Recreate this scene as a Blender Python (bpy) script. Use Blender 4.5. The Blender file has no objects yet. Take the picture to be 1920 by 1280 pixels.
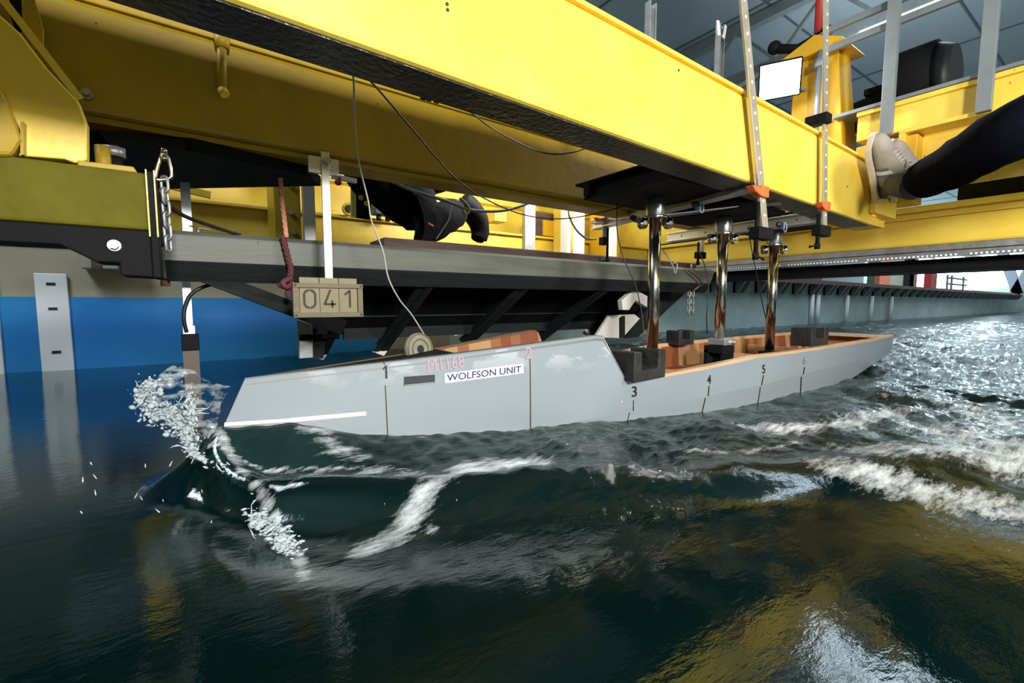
import bpy, bmesh, math, random
import numpy as np
from mathutils import Vector, Matrix
random.seed(7)
SC = bpy.context.scene
COL = SC.collection
V = Vector
# ------------------------------------------------------------------ camera
CAM_H, YAW, PITCH, FPX = .36, math.radians(55), math.radians(4.83), 853.33
cd = bpy.data.cameras.new('camera'); cam = bpy.data.objects.new('camera', cd); COL.objects.link(cam)
cam.location = (0, 0, CAM_H)
cam.rotation_euler = (math.pi/2 - PITCH, 0, YAW - math.pi/2)
cd.sensor_width = 36; cd.lens = 16; cd.clip_start = .02; cd.clip_end = 200
SC.camera = cam
# ------------------------------------------------------------------ colour management, world, lights
SC.view_settings.view_transform = 'Standard'
SC.view_settings.look = 'None'
SC.view_settings.gamma = 1
SC.view_settings.use_curve_mapping = False
SC.view_settings.exposure = 0.0
w = bpy.data.worlds.new('hall_air'); SC.world = w; w.use_nodes = True
w.node_tree.nodes['Background'].inputs[0].default_value = (.30, .45, .55, 1)
w.node_tree.nodes['Background'].inputs[1].default_value = .06

def area(name, loc, target, size, power, col=(1, 1, 1), sy=None):
    l = bpy.data.lights.new(name, 'AREA'); l.energy = power; l.color = col; l.size = size
    if sy: l.shape = 'RECTANGLE'; l.size_y = sy
    o = bpy.data.objects.new(name, l); COL.objects.link(o); o.location = loc
    o.rotation_euler = (V(target) - V(loc)).to_track_quat('-Z', 'Y').to_euler()
    return o
area('photographer_lamp', (.05, -1.7, 1.25), (.95, 1.0, .72), .35, 120, (1, .98, .93))
area('board_fill_light', (1.5, -1.4, 1.0), (1.95, 1.4, .55), .25, 38, (1, .98, .93))  # added fill lamp, brightens the wave beach board and front beam
area('ceiling_fill_light', (8, 2.5, 3.0), (9, 1.0, 5.2), 2.5, 75, (.8, .92, 1))  # added unseen light that only brightens the ceiling
area('frame_fill_strip', (1.45, 1.62, .98), (1.5, 2.4, .62), 1.1, 14, (1, .96, .84), .08)  # added strip hidden behind the rear beam to brighten the frame
area('hall_lamp_over_carriage', (1.2, 3.0, 2.4), (1.3, 2.5, .5), .5, 16, (1, .97, .88))
area('hall_lamp_ahead', (7, 1.5, 4.2), (7, 1.5, 0), 2.5, 170, (.75, .9, 1))
area('hall_lamp_far', (16, 2.5, 4.2), (16, 2.5, 0), 3, 320, (.78, .92, 1))
area('hall_lamp_wall', (-1.2, 1.6, 2.4), (-.6, 3.4, .3), .7, 40, (.8, .9, 1))

# ------------------------------------------------------------------ helpers
_c = V((0, 0, CAM_H))
_F = V((math.cos(YAW)*math.cos(PITCH), math.sin(YAW)*math.cos(PITCH), -math.sin(PITCH)))
_R = V((math.sin(YAW), -math.cos(YAW), 0)); _U = _R.cross(_F)
def at(u, v, X=None, Y=None, Z=None):
    """world point of a sight line on a world plane"""
    r = _F*FPX + _R*(u-960) + _U*(640-v)
    k = X/r.x if X is not None else Y/r.y if Y is not None else (Z-CAM_H)/r.z
    return _c + r*k

def lerp(t, x):
    if x <= t[0][0]: return t[0][1]
    for (a, b), (c, d) in zip(t, t[1:]):
        if x <= c: return b + (d-b)*(x-a)/(c-a)
    return t[-1][1]

class MB:
    def __init__(s): s.bm = bmesh.new(); s.smooth = False
    def quad(s, *p):
        f = s.bm.faces.new([s.bm.verts.new(q) for q in p]); return f
    def prism(s, pts, vec):
        a = [s.bm.verts.new(V(p)) for p in pts]; b = [s.bm.verts.new(V(p)+V(vec)) for p in pts]
        n = len(a)
        s.bm.faces.new(a); s.bm.faces.new(b[::-1])
        for i in range(n): s.bm.faces.new((a[i], b[i], b[(i+1) % n], a[(i+1) % n]))
        return s
    def box(s, a, b):
        x0, y0, z0 = a; x1, y1, z1 = b
        return s.prism([(x0, y0, z0), (x1, y0, z0), (x1, y1, z0), (x0, y1, z0)], (0, 0, z1-z0))
    def obox(s, c, sz, ax, up=(0, 0, 1)):
        ax = V(ax).normalized(); side = V(up).cross(ax)
        if side.length < 1e-4: side = V((0, 1, 0)).cross(ax)
        side.normalize(); u = ax.cross(side)
        c = V(c); a, b, h = ax*sz[0]/2, side*sz[1]/2, u*sz[2]/2
        return s.prism([c-a-b-h, c+a-b-h, c+a+b-h, c-a+b-h], h*2)
    def bar(s, p0, p1, wd, th, up=(0, 0, 1)):
        p0, p1 = V(p0), V(p1)
        return s.obox((p0+p1)/2, ((p1-p0).length, wd, th), p1-p0, up)
    def cyl(s, p0, p1, r, r2=None, n=20, cap=True):
        p0, p1 = V(p0), V(p1); r2 = r if r2 is None else r2
        ax = (p1-p0).normalized(); e = ax.orthogonal().normalized(); g = ax.cross(e)
        A = []; B = []
        for i in range(n):
            t = 2*math.pi*i/n; dd = e*math.cos(t)+g*math.sin(t)
            A.append(s.bm.verts.new(p0+dd*r)); B.append(s.bm.verts.new(p1+dd*r2))
        for i in range(n):
            f = s.bm.faces.new((A[i], A[(i+1) % n], B[(i+1) % n], B[i])); f.smooth = True
        if cap: s.bm.faces.new(A[::-1]); s.bm.faces.new(B)
        return s
    def tube(s, pts, r, n=8, closed=False):
        pts = [V(p) for p in pts]; rings = []; e = None; m = len(pts)
        for i, p in enumerate(pts):
            if closed: t = pts[(i+1) % m]-pts[i-1]
            else: t = pts[min(i+1, m-1)]-pts[max(i-1, 0)]
            t.normalize()
            e = t.orthogonal().normalized() if e is None else (e - t*e.dot(t)).normalized()
            g = t.cross(e); rr = r[i] if isinstance(r, (list, tuple)) else r
            rings.append([s.bm.verts.new(p+(e*math.cos(2*math.pi*k/n)+g*math.sin(2*math.pi*k/n))*rr) for k in range(n)])
        for i in range(m if closed else m-1):
            a, b = rings[i], rings[(i+1) % m]
            for k in range(n):
                f = s.bm.faces.new((a[k], a[(k+1) % n], b[(k+1) % n], b[k])); f.smooth = True
        if not closed: s.bm.faces.new(rings[0][::-1]); s.bm.faces.new(rings[-1])
        return s
    def ball(s, c, r, sc=(1, 1, 1), sub=2):
        mt = Matrix.Translation(V(c)) @ Matrix.Diagonal((r*sc[0], r*sc[1], r*sc[2], 1))
        q = bmesh.ops.create_icosphere(s.bm, subdivisions=sub, radius=1, matrix=mt)
        for v in q['verts']:
            for f in v.link_faces: f.smooth = True
        return s
    def grid(s, rows, smooth=True, closed=False):
        vs = [[s.bm.verts.new(p) for p in r] for r in rows]
        for a, b in zip(vs, vs[1:]):
            m = len(a)
            for i in range(m if closed else m-1):
                f = s.bm.faces.new((a[i], a[(i+1) % m], b[(i+1) % m], b[i])); f.smooth = smooth
        return vs

OFF = {}
def props(o, label=None, cat=None, group=None, kind=None):
    if label: o['label'] = label
    if cat: o['category'] = cat
    if group: o['group'] = group
    if kind: o['kind'] = kind
    return o
def make(name, mb, mat, parent=None, label=None, cat=None, group=None, kind=None, bevel=0, fix=True):
    bm = mb.bm
    if fix: bmesh.ops.recalc_face_normals(bm, faces=bm.faces)
    me = bpy.data.meshes.new(name)
    if parent is None:
        xs = [v.co for v in bm.verts]
        off = V(((min(c.x for c in xs)+max(c.x for c in xs))/2, (min(c.y for c in xs)+max(c.y for c in xs))/2, min(c.z for c in xs)))
    else: off = OFF[parent.name]
    bmesh.ops.translate(bm, verts=bm.verts, vec=-off)
    bm.to_mesh(me); bm.free()
    o = bpy.data.objects.new(name, me); COL.objects.link(o)
    if isinstance(mat, (list, tuple)):
        for m in mat: me.materials.append(m)
    else: me.materials.append(mat)
    if parent is None: o.location = off
    else: o.parent = parent
    OFF[o.name] = off
    if bevel:
        b = o.modifiers.new('bevel', 'BEVEL'); b.width = bevel; b.segments = 2; b.limit_method = 'ANGLE'; b.angle_limit = .7
    return props(o, label, cat, group, kind)
def thing(name, loc, label, cat, group=None, kind=None):
    o = bpy.data.objects.new(name, None); COL.objects.link(o); o.location = loc; o.empty_display_size = .05
    OFF[o.name] = V(loc); return props(o, label, cat, group, kind)
def copy_tree(o, loc, label=None):
    c = o.copy(); COL.objects.link(c); c.location = loc
    if label: c['label'] = label
    OFF[c.name] = V(loc)
    for ch in o.children:
        k = ch.copy(); COL.objects.link(k); k.parent = c
        for g in ch.children:
            q = g.copy(); COL.objects.link(q); q.parent = k
    return c
def spline(pts, n=8):
    pts = [V(p) for p in pts]; out = []
    for i in range(len(pts)-1):
        a = pts[max(i-1, 0)]; b = pts[i]; c = pts[i+1]; d = pts[min(i+2, len(pts)-1)]
        for k in range(n):
            t = k/n
            out.append(.5*((2*b)+(c-a)*t+(2*a-5*b+4*c-d)*t*t+(3*b-a-3*c+d)*t**3))
    out.append(pts[-1]); return out

# ------------------------------------------------------------------ materials
def mat(name, col, rough=.5, metal=0, var=0, vscale=6, col2=None, bump=0, bscale=40, stretch=(1, 1, 1), spec=.5, emit=None, estr=0, specks=0, coat=0):
    m = bpy.data.materials.new(name); m.use_nodes = True; nt = m.node_tree; N = nt.nodes; L = nt.links
    b = N['Principled BSDF']
    b.inputs['Base Color'].default_value = (*col, 1); b.inputs['Roughness'].default_value = rough
    b.inputs['Metallic'].default_value = metal; b.inputs['Specular IOR Level'].default_value = spec
    b.inputs['Coat Weight'].default_value = coat
    if emit: b.inputs['Emission Color'].default_value = (*emit, 1); b.inputs['Emission Strength'].default_value = estr
    if var or bump or specks:
        tc = N.new('ShaderNodeTexCoord'); mp = N.new('ShaderNodeMapping'); mp.inputs['Scale'].default_value = stretch
        L.new(tc.outputs['Object'], mp.inputs[0]); last = None
        if var:
            n = N.new('ShaderNodeTexNoise'); n.inputs['Scale'].default_value = vscale; n.inputs['Detail'].default_value = 6; n.inputs['Roughness'].default_value = .65
            L.new(mp.outputs[0], n.inputs['Vector'])
            r = N.new('ShaderNodeValToRGB'); r.color_ramp.elements[0].position = .36; r.color_ramp.elements[1].position = .68
            c2 = col2 or tuple(c*(1-var) for c in col)
            r.color_ramp.elements[0].color = (*c2, 1); r.color_ramp.elements[1].color = (*col, 1)
            L.new(n.outputs['Fac'], r.inputs[0]); last = r.outputs[0]; L.new(last, b.inputs['Base Color'])
            mr = N.new('ShaderNodeMapRange'); mr.inputs[3].default_value = max(rough-.12, .03); mr.inputs[4].default_value = min(rough+.15, 1)
            L.new(n.outputs['Fac'], mr.inputs[0]); L.new(mr.outputs[0], b.inputs['Roughness'])
        if specks:
            n2 = N.new('ShaderNodeTexNoise'); n2.inputs['Scale'].default_value = 38; n2.inputs['Detail'].default_value = 3
            L.new(tc.outputs['Object'], n2.inputs['Vector'])
            r2 = N.new('ShaderNodeValToRGB'); r2.color_ramp.elements[0].position = .735; r2.color_ramp.elements[1].position = .75
            r2.color_ramp.elements[0].color = (0, 0, 0, 1); r2.color_ramp.elements[1].color = (specks, specks, specks, 1)
            L.new(n2.outputs['Fac'], r2.inputs[0])
            mx = N.new('ShaderNodeMix'); mx.data_type = 'RGBA'; mx.inputs[7].default_value = (.03, .02, .01, 1)
            L.new(r2.outputs[0], mx.inputs[0])
            if last: L.new(last, mx.inputs[6])
            else: mx.inputs[6].default_value = (*col, 1)
            L.new(mx.outputs[2], b.inputs['Base Color'])
        if bump:
            n3 = N.new('ShaderNodeTexNoise'); n3.inputs['Scale'].default_value = bscale; n3.inputs['Detail'].default_value = 4
            L.new(mp.outputs[0], n3.inputs['Vector'])
            bp = N.new('ShaderNodeBump'); bp.inputs['Strength'].default_value = bump; bp.inputs['Distance'].default_value = .01
            L.new(n3.outputs['Fac'], bp.inputs['Height']); L.new(bp.outputs[0], b.inputs['Normal'])
    return m
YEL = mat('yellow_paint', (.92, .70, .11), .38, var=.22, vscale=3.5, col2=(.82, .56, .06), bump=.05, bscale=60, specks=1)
YEL2 = mat('yellow_paint_dim', (.40, .275, .018), .42, spec=.3, var=.3, vscale=5, col2=(.33, .215, .014), bump=.08, bscale=50, specks=1)  # darker copy of the yellow, rear beam's shade put into the colour
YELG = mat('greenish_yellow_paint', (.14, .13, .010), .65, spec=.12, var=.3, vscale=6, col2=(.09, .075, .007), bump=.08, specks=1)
ORY = mat('orange_yellow_paint', (.80, .46, .02), .42, var=.2, vscale=4, bump=.03)
UNDER = mat('underside_shade_gloss', (.035, .035, .028), .28, var=.4, vscale=9, bump=.35, bscale=85, stretch=(1, 1, 1))  # shade under the yellow front beam, painted as a dark gloss
BLACK = mat('black_steel', (.008, .009, .010), .65, spec=.12, var=.3, bump=.05)
BLKP = mat('black_plastic', (.015, .017, .02), .5)
DARK = mat('dark_weathered_timber', (.017, .022, .021), .7, spec=.2, var=.4, vscale=8, bump=.15, stretch=(.4, 4, 4))
STEEL = mat('polished_steel', (.62, .60, .55), .16, 1, var=.15, vscale=14, stretch=(1, 1, .2))
ALU = mat('aluminium', (.62, .64, .66), .38, .85, var=.15, vscale=12, bump=.04)
GALV = mat('galvanised_steel', (.45, .47, .48), .45, .8, var=.3, vscale=25)
GREYW = mat('grey_painted_timber', (.115, .125, .105), .5, var=.35, vscale=4, bump=.08, bscale=14, stretch=(1, 3, 6), specks=1)
WOOD = mat('pale_gunwale_timber', (.68, .42, .22), .55, var=.3, vscale=12, stretch=(.5, 3, 3), bump=.05)
BROWNW = mat('purple_brown_plank', (.13, .075, .065), .7, var=.5, vscale=8, stretch=(.5, 6, 8), bump=.5, bscale=25)
TANP = mat('khaki_plywood', (.26, .215, .12), .6, var=.25, vscale=9, bump=.04)
TAND = mat('khaki_batten', (.18, .15, .09), .6, var=.35, vscale=14, stretch=(1, 1, 4))
INK = mat('black_ink', (.012, .012, .015), .6)
NAVY = mat('navy_ink', (.03, .035, .12), .5)
REDI = mat('faded_red_ink', (.46, .30, .34), .7)
WHITE = mat('white_label', (.85, .86, .88), .45)
WPLY = mat('white_primed_plywood', (.72, .70, .64), .6, var=.12)
ORANGE = mat('orange_cast_jaw', (.80, .16, .04), .45, var=.3, vscale=30)
TANBAR = mat('zinc_bar', (.50, .46, .36), .38, .5, var=.15, vscale=20)
ROPE = mat('red_rope', (.55, .16, .12), .8, bump=.4, bscale=120)
DROPE = mat('dark_red_rope', (.13, .035, .035), .85, bump=.4, bscale=120)
WIRE = mat('black_wire', (.01, .01, .012), .45)
GWIRE = mat('grey_wire', (.35, .33, .30), .4)
BLUEP = mat('blue_plastic', (.02, .12, .5), .35)
RED = mat('red_paint', (.45, .04, .04), .45)
GREYS = mat('grey_railing_paint', (.22, .25, .27), .5, var=.2)
CLOTH = mat('black_work_cloth', (.008, .009, .013), .9, spec=.2, var=.4, vscale=14, bump=.5, bscale=22)
JEANS = mat('dark_navy_denim', (.004, .005, .010), 1, var=.5, vscale=9, bump=.6, bscale=14, spec=.04)
SKIN = mat('skin', (.55, .33, .24), .5)
HAIR = mat('brown_hair', (.06, .035, .02), .7)
SUEDE = mat('grey_suede', (.42, .37, .32), .9, var=.15, vscale=20, bump=.1)
SOLE = mat('cream_rubber', (.62, .54, .42), .6)
DGREY = mat('charcoal_suede', (.07, .075, .09), .8)
BLUEG = mat('blue_grey_band', (.12, .19, .30), .7)
CONC = mat('pale_green_concrete', (.46, .57, .55), .75, var=.25, vscale=2.2, bump=.15, bscale=18)
TANW = mat('buff_wall_paint', (.40, .36, .25), .6, var=.12, vscale=2, stretch=(.3, 1, 3))
BLUEW = mat('blue_liner', (.012, .19, .62), .45, var=.25, vscale=1.2, col2=(.01, .26, .55), stretch=(.6, 1, 2))
TEALW = mat('teal_liner', (.02, .28, .38), .45, var=.2, vscale=2)
RUST = mat('dark_red_rail_paint', (.16, .07, .065), .5, var=.3)
CEIL = mat('blue_grey_ceiling_panel', (.42, .50, .55), .8, var=.12, vscale=.6)
SEAM = mat('grey_ceiling_seam', (.12, .15, .17), .7)
TRUSS = mat('grey_truss_paint', (.30, .33, .33), .6, var=.2)
TANKF = mat('dark_teal_tank_lining', (.006, .030, .028), .7)
CONTW = mat('stained_iron', (.022, .022, .022), .6, var=.5, vscale=18, bump=.3, bscale=60)
CREAM = mat('cream_iron_paint', (.28, .27, .19), .6, var=.35, vscale=30, bump=.2, bscale=80)

# ------------------------------------------------------------------ the setting
YW = 3.4
S = dict(kind='structure')
def struct(name, mb, m, bevel=0, label=None): return make(name, mb, m, None, label, None, None, 'structure', bevel)
mb = MB(); mb.box((-8, YW, -1.6), (1.75, YW+.35, .68)); struct('wall_far', mb, TANW)
mb = MB(); mb.box((1.75, YW, -1.6), (32, YW+.35, .66)); struct('wall_far_concrete', mb, CONC)
mb = MB(); mb.box((-8, -2.2, -1.75), (32, YW+.35, -1.6)); struct('floor', mb, TANKF)
mb = MB(); mb.box((32, -4, -1.6), (32.3, 9, 6)); struct('wall_end', mb, mat('pale_green_wall', (.42, .50, .42), .8, var=.1))
mb = MB(); mb.box((-8, 8.5, .5), (32.3, 8.7, 6)); struct('wall_hall', mb, mat('white_hall_wall', (.50, .57, .60), .8, var=.1))
mb = MB(); mb.box((-8, YW+.35, .2), (32, 8.5, .5)); struct('floor_side_walkway', mb, CONC)
mb = MB(); mb.box((-8, -5, 5.2), (32.3, 9, 5.4)); struct('ceiling', mb, CEIL)
mb = MB(); mb.box((-8, -5.2, -1.6), (32, -4.9, 5.2)); struct('wall_near', mb, CONC)
mb = MB(); mb.box((-8, -2.2, -1.6), (32, -2, .3)); struct('wall_tank_near', mb, CONC)
# blue liner on the tank wall
mb = MB(); mb.box((-7.9, YW-.012, -.9), (1.15, YW+.001, .392)); make('wall_liner', mb, BLUEW, None, 'bright blue liner sheet on the tank wall below the buff band', 'liner')
# ceiling seams
k = 0
for x in [1.5+2.1*i for i in range(14)]:
    k += 1; mb = MB(); mb.box((x, -4.9, 5.185), (x+.035, 8.5, 5.2)); struct('trim_%d' % k, mb, SEAM)
for y in (-3.2, -1.4, .4, 2.2, 4.0, 5.8, 7.4):
    k += 1; mb = MB(); mb.box((-8, y, 5.182), (32, y+.03, 5.2)); struct('trim_%d' % k, mb, SEAM)
# roof trusses
for i, (x, lab) in enumerate([(8.0, 'grey roof truss nearest the carriage, seen through the railing'), (14.5, 'second grey roof truss beyond the railing'), (21, 'third grey roof truss toward the end wall')]):
    t = thing('roof_truss', (x, 2, 4.3), lab, 'truss', 'roof trusses under the hall ceiling')
    mb = MB(); mb.bar((x, -4.9, 4.25), (x, 8.5, 4.25), .14, .16); make('lower_chord', mb, TRUSS, t)
    mb = MB(); mb.bar((x, -4.9, 5.08), (x, 8.5, 5.08), .14, .16); make('upper_chord', mb, TRUSS, t)
    for j in range(9):
        y = -4.5+1.4*j; mb = MB(); mb.bar((x, y, 4.3), (x, y+.7, 5.05), .05, .05); mb.bar((x, y+.7, 5.05), (x, y+1.4, 4.3), .05, .05)
        make('lattice_brace', mb, TRUSS, t)
for (y, lab) in ((-.9, 'long pale purlin under the ceiling right of the drum fan'), (-1.9, 'outer long pale purlin under the ceiling, farther right')):
    mb = MB(); mb.box((3, y, 4.0), (31, y+.16, 4.25)); make('purlin', mb, TRUSS, None, lab, 'beam', 'purlins under the ceiling')

# wall strips, drain pipes, rail
for i, (u, lab) in enumerate([(99, 'wide white strip fixed down the blue liner left of the probe'), (-38, 'white strip on the blue liner cut by the left picture edge')]):
    p = at(u, 560, Y=YW-.02); t = thing('wall_strip', (p.x, YW-.03, -.2), lab, 'strip', 'white strips down the tank wall')
    mb = MB(); mb.box((p.x-.062, YW-.035, -.5), (p.x+.062, YW-.013, .515)); make('strip_plate', mb, WHITE, t, bevel=.003)
    for z in (.46, .33, .1):
        mb = MB(); mb.obox((p.x, YW-.036, z), (.035, .004, .014), (1, 0, 0)); make('slot', mb, BLKP, t)
for i, (u, lab) in enumerate([(1523, 'left one of the twin white drain pipes on the concrete tank wall'), (1534, 'right one of the twin white drain pipes on the concrete tank wall'), (1589, 'single white drain pipe right of the twin pipes'), (1635, 'white drain pipe third along the concrete wall past the twins'), (1672, 'faint white drain pipe farthest along the concrete wall')]):
    p = at(u, 560, Y=YW-.04); mb = MB(); mb.cyl((p.x, YW-.04, -.05), (p.x, YW-.04, .50), .032)
    make('drain_pipe', mb, WHITE, None, lab, 'pipe', 'white drain pipes on the tank wall')
t = thing('carriage_rail', (12, YW-.1, .62), 'long dark red running rail on top of the concrete tank wall', 'rail')
mb = MB(); mb.box((2.0, YW-.16, .665), (27, YW+.05, .70)); mb.box((2.0, YW-.10, .70), (27, YW-.03, .735)); make('rail_beam', mb, RUST, t)
for i in range(40):
    x = 4.35+.575*i
    mb = MB(); mb.prism([(x, YW-.17, .665), (x, YW, .665), (x, YW, .50), (x, YW-.06, .50)], (.05, 0, 0)); mb.prism([(x+.16, YW-.17, .665), (x+.16, YW, .665), (x+.16, YW, .50), (x+.16, YW-.06, .50)], (.05, 0, 0)); mb.box((x, YW-.03, .50), (x+.21, YW, .66))
    make('rail_bracket', mb, GREYS, t)
mb = MB(); mb.box((-8, YW-.02, .665), (2, YW+.2, .70)); make('wall_coping', mb, mat('pale_coping', (.7, .75, .75), .5), None, 'pale coping strip on top of the buff tank wall', 'coping')
t = thing('rail_bracket_box', (-.25, 3.3, .5), 'pale bracket box on the buff wall behind the hanging bolt', 'bracket')
p = at(152, 475, Y=3.3); q = at(258, 507, Y=3.3)
mb = MB(); mb.box((p.x, 3.25, q.z), (q.x, YW, p.z)); make('bracket_body', mb, mat('grey_buff', (.34, .34, .28), .6), t, bevel=.005)
for k in (.28, .75):
    x = p.x+(q.x-p.x)*k; mb = MB(); mb.box((x-.02, 3.24, q.z), (x+.02, 3.25, p.z)); make('web_plate', mb, BROWNW, t)

# far end of the hall, above the rail
def fbox(name, u0, u1, v0, v1, Y, th, m, lab, cat, emit=None):
    a = at(u0, v0, Y=Y); b = at(u1, v1, Y=Y)
    mb = MB(); mb.box((a.x, Y, .5), (b.x, Y+th, max(a.z, b.z))); return make(name, mb, m, None, lab, cat)
LIT = mat('lit_window', (.9, .95, 1), .5, emit=(.85, .95, 1), estr=5)
fbox('grey_cabinet', 1545, 1618, 440, 545, 4.6, .5, mat('cab_grey', (.28, .33, .33), .6), 'grey cabinet on the walkway behind the rail, left of the orange post', 'cabinet')
fbox('dark_cabinet', 1480, 1540, 440, 545, 4.4, .4, mat('cab_dark', (.07, .10, .12), .6), 'dark blue-grey cabinet on the walkway, leftmost behind the rail', 'cabinet')
fbox('orange_post', 1655, 1668, 440, 545, 4.6, .12, mat('orange_post', (.55, .16, .09), .6), 'orange post standing behind the rail beside the grey cabinet', 'post')
fbox('storage_locker', 1670, 1692, 440, 545, 4.7, .5, mat('locker_buff', (.33, .36, .27), .6), 'buff locker between orange post and dark doorway', 'locker')
fbox('dark_doorway', 1692, 1712, 440, 545, 4.8, .3, BLACK, 'black opening between the buff locker and the pink post', 'opening')
fbox('pink_post', 1712, 1718, 440, 545, 4.8, .15, mat('pink_post', (.5, .25, .25), .6), 'thin pinkish post right of the dark opening', 'post')
t = fbox('window_1', 1722, 1750, 480, 545, 5.4, .05, LIT, None, None); t['kind'] = 'structure'
t = fbox('window_2', 1757, 1835, 470, 545, 5.6, .05, LIT, None, None); t['kind'] = 'structure'
fbox('red_valve', 1748, 1756, 512, 536, 4.5, .2, RED, 'small red valve column silhouetted before the bright windows', 'valve')
t = thing('trolley_stand', at(1790, 540, Y=4.2), 'thin dark tubular stand on the walkway before the bright windows', 'stand')
for z in (.75, 1.0, 1.2):
    a = at(1775, 530, Y=4.2); b = at(1812, 530, Y=4.2); mb = MB(); mb.cyl((a.x, 4.2, z), (b.x, 4.2, z), .03); make('shelf_tube', mb, GREYS, t)
for u in (1776, 1784, 1806):
    a = at(u, 530, Y=4.2); mb = MB(); mb.cyl((a.x, 4.2, .5), (a.x, 4.2, 1.3), .03); make('leg', mb, GREYS, t)
PALEB = mat('pale_blue_frame', (.55, .65, .80), .5)
t = thing('wave_maker_frame', (27, 2.6, 0), 'pale blue braced frame standing at the far end of the tank', 'frame')
for (a, b, wd) in (((26.5, 3.3, .7), (26.5, 2.6, 2.6), .5), ((26.5, 3.9, 2.6), (26.5, 3.3, .7), .3), ((26.5, 1.9, 0), (26.5, 2.6, 2.6), .5), ((26.5, 1.7, 2.5), (26.5, 4.2, 2.5), .3)):
    mb = MB(); mb.bar(a, b, wd, .25, (1, 0, 0)); make('strut', mb, PALEB, t)
for i, (y, z, wd, h, lab) in enumerate([(1.2, .5, .8, 1.2, 'lit panel low on the green end wall'), (3.9, 1.2, 1.4, 1.6, 'lit opening beside the pale blue frame'), (-1.2, .9, 1.2, 1.5, 'lit opening on the end wall far right')]):
    mb = MB(); mb.box((31.9, y, z), (32.0, y+wd, z+h)); make('window_%d' % (i+3), mb, LIT, None, None, None, None, 'structure')
# high bay lamps over the far part of the tank
for i, (x, y) in enumerate(((9, .4), (12.5, 1.6), (13, -.8), (17, .6), (21, 2.2), (22, -.8))):
    t = thing('high_bay_lamp', (x, y, 3.6), ['white batten lamp hung over the water beyond the carriage, nearest', 'white batten lamp second over the water, near the tank wall', 'white batten lamp second over the water, on the near side', 'white batten lamp hung mid-tank toward the end wall', 'white batten lamp far off near the blue frame', 'white batten lamp far off on the near side'][i], 'lamp', 'batten lamps over the tank')
    mb = MB(); mb.box((x-.7, y-.12, 3.66), (x+.7, y+.12, 3.74)); make('housing', mb, WHITE, t)
    mb = MB(); mb.box((x-.68, y-.1, 3.62), (x+.68, y+.1, 3.66)); make('tube_diffuser', mb, mat('lamp_diffuser', (1, 1, 1), .5, emit=(.85, .95, 1), estr=9), t)
    mb = MB(); mb.cyl((x, y, 3.74), (x, y, 5.2), .01, n=6); make('hanger', mb, GREYS, t)
# louvre seen over the rear beam
t = thing('wall_louvre', (.5, 4.8, 2.5), 'pale blue slatted louvre box seen over the rear yellow beam', 'louvre')
for k in range(5):
    a = at(318, 30+k*7.5, Y=4.6); b = at(500, 60+k*7.5, Y=4.6)
    mb = MB(); mb.box((a.x-.1, 4.5, a.z-.045), (b.x+.2, 4.62, a.z-.005)); make('slat', mb, PALEB, t)
a = at(270, 0, Y=4.6); b = at(318, 60, Y=4.6)
mb = MB(); mb.box((a.x-.7, 4.5, b.z-.3), (b.x-.02, 5.0, 3.9)); make('cabinet_panel', mb, mat('pale_blue_panel', (.36, .47, .55), .6), t)
mb = MB(); mb.box((b.x-.02, 4.64, b.z-.3), (b.x+2.2, 5.0, 3.9)); make('back_panel', mb, mat('mid_blue_panel', (.10, .15, .19), .6), t)

# ------------------------------------------------------------------ the carriage: yellow beams
def slope_box(mb, x0, x1, y0, y1, zb, zt):
    p = [(x0, y0, zb(x0)), (x1, y0, zb(x1)), (x1, y1, zb(x1)), (x0, y1, zb(x0))]
    q = [(x0, y0, zt(x0)), (x1, y0, zt(x1)), (x1, y1, zt(x1)), (x0, y1, zt(x0))]
    a = [mb.bm.verts.new(v) for v in p]; b = [mb.bm.verts.new(v) for v in q]
    mb.bm.faces.new(a[::-1]); mb.bm.faces.new(b)
    for i in range(4): mb.bm.faces.new((a[i], a[(i+1) % 4], b[(i+1) % 4], b[i]))
zb1 = lambda x: .760-.030*(x-.17); zt1 = lambda x: .988-.024*(x-.17)
t = thing('front_beam', (.9, .79, .74), 'bright yellow box beam crossing the upper frame, nearest the camera', 'beam')
mb = MB(); slope_box(mb, -1.6, 2.40, .74, .845, zb1, zt1); make('beam_body', mb, YEL, t, bevel=.009)
mb = MB(); slope_box(mb, -1.6, 2.395, .752, .842, lambda x: zb1(x)-.0025, lambda x: zb1(x)+.001); make('underside_shade_plate', mb, UNDER, t, 'beam underside with its shade painted in dark gloss')
mb = MB(); slope_box(mb, -1.6, 2.40, .732, .85, zt1, lambda x: zt1(x)+.010); make('top_plate', mb, YEL, t, bevel=.002)
mb = MB(); slope_box(mb, .6, 1.0, .757, .82, lambda x: zt1(x)+.012, lambda x: zt1(x)+.02)
make('mounting_pad', mb, YEL, t)
for (u, v) in ((838, 8), (839, 19), (1272, 132), (1588, 350)):
    p = at(u, v, Y=.74); mb = MB(); mb.cyl((p.x, .7385, p.z), (p.x, .742, p.z), .003, n=10); make('drilled_hole', mb, BLKP, t)
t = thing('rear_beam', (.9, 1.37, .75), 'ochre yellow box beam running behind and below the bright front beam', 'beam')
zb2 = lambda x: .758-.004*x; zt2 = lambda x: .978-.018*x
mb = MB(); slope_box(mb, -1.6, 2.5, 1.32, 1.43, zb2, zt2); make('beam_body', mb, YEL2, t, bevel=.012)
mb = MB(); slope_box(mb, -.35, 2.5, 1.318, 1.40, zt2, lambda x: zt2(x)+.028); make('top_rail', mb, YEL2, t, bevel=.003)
mb = MB(); slope_box(mb, -.35, 2.5, 1.340, 1.44, lambda x: zb2(x)-.014, zb2); make('lower_flange', mb, YEL2, t, bevel=.002)
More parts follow.
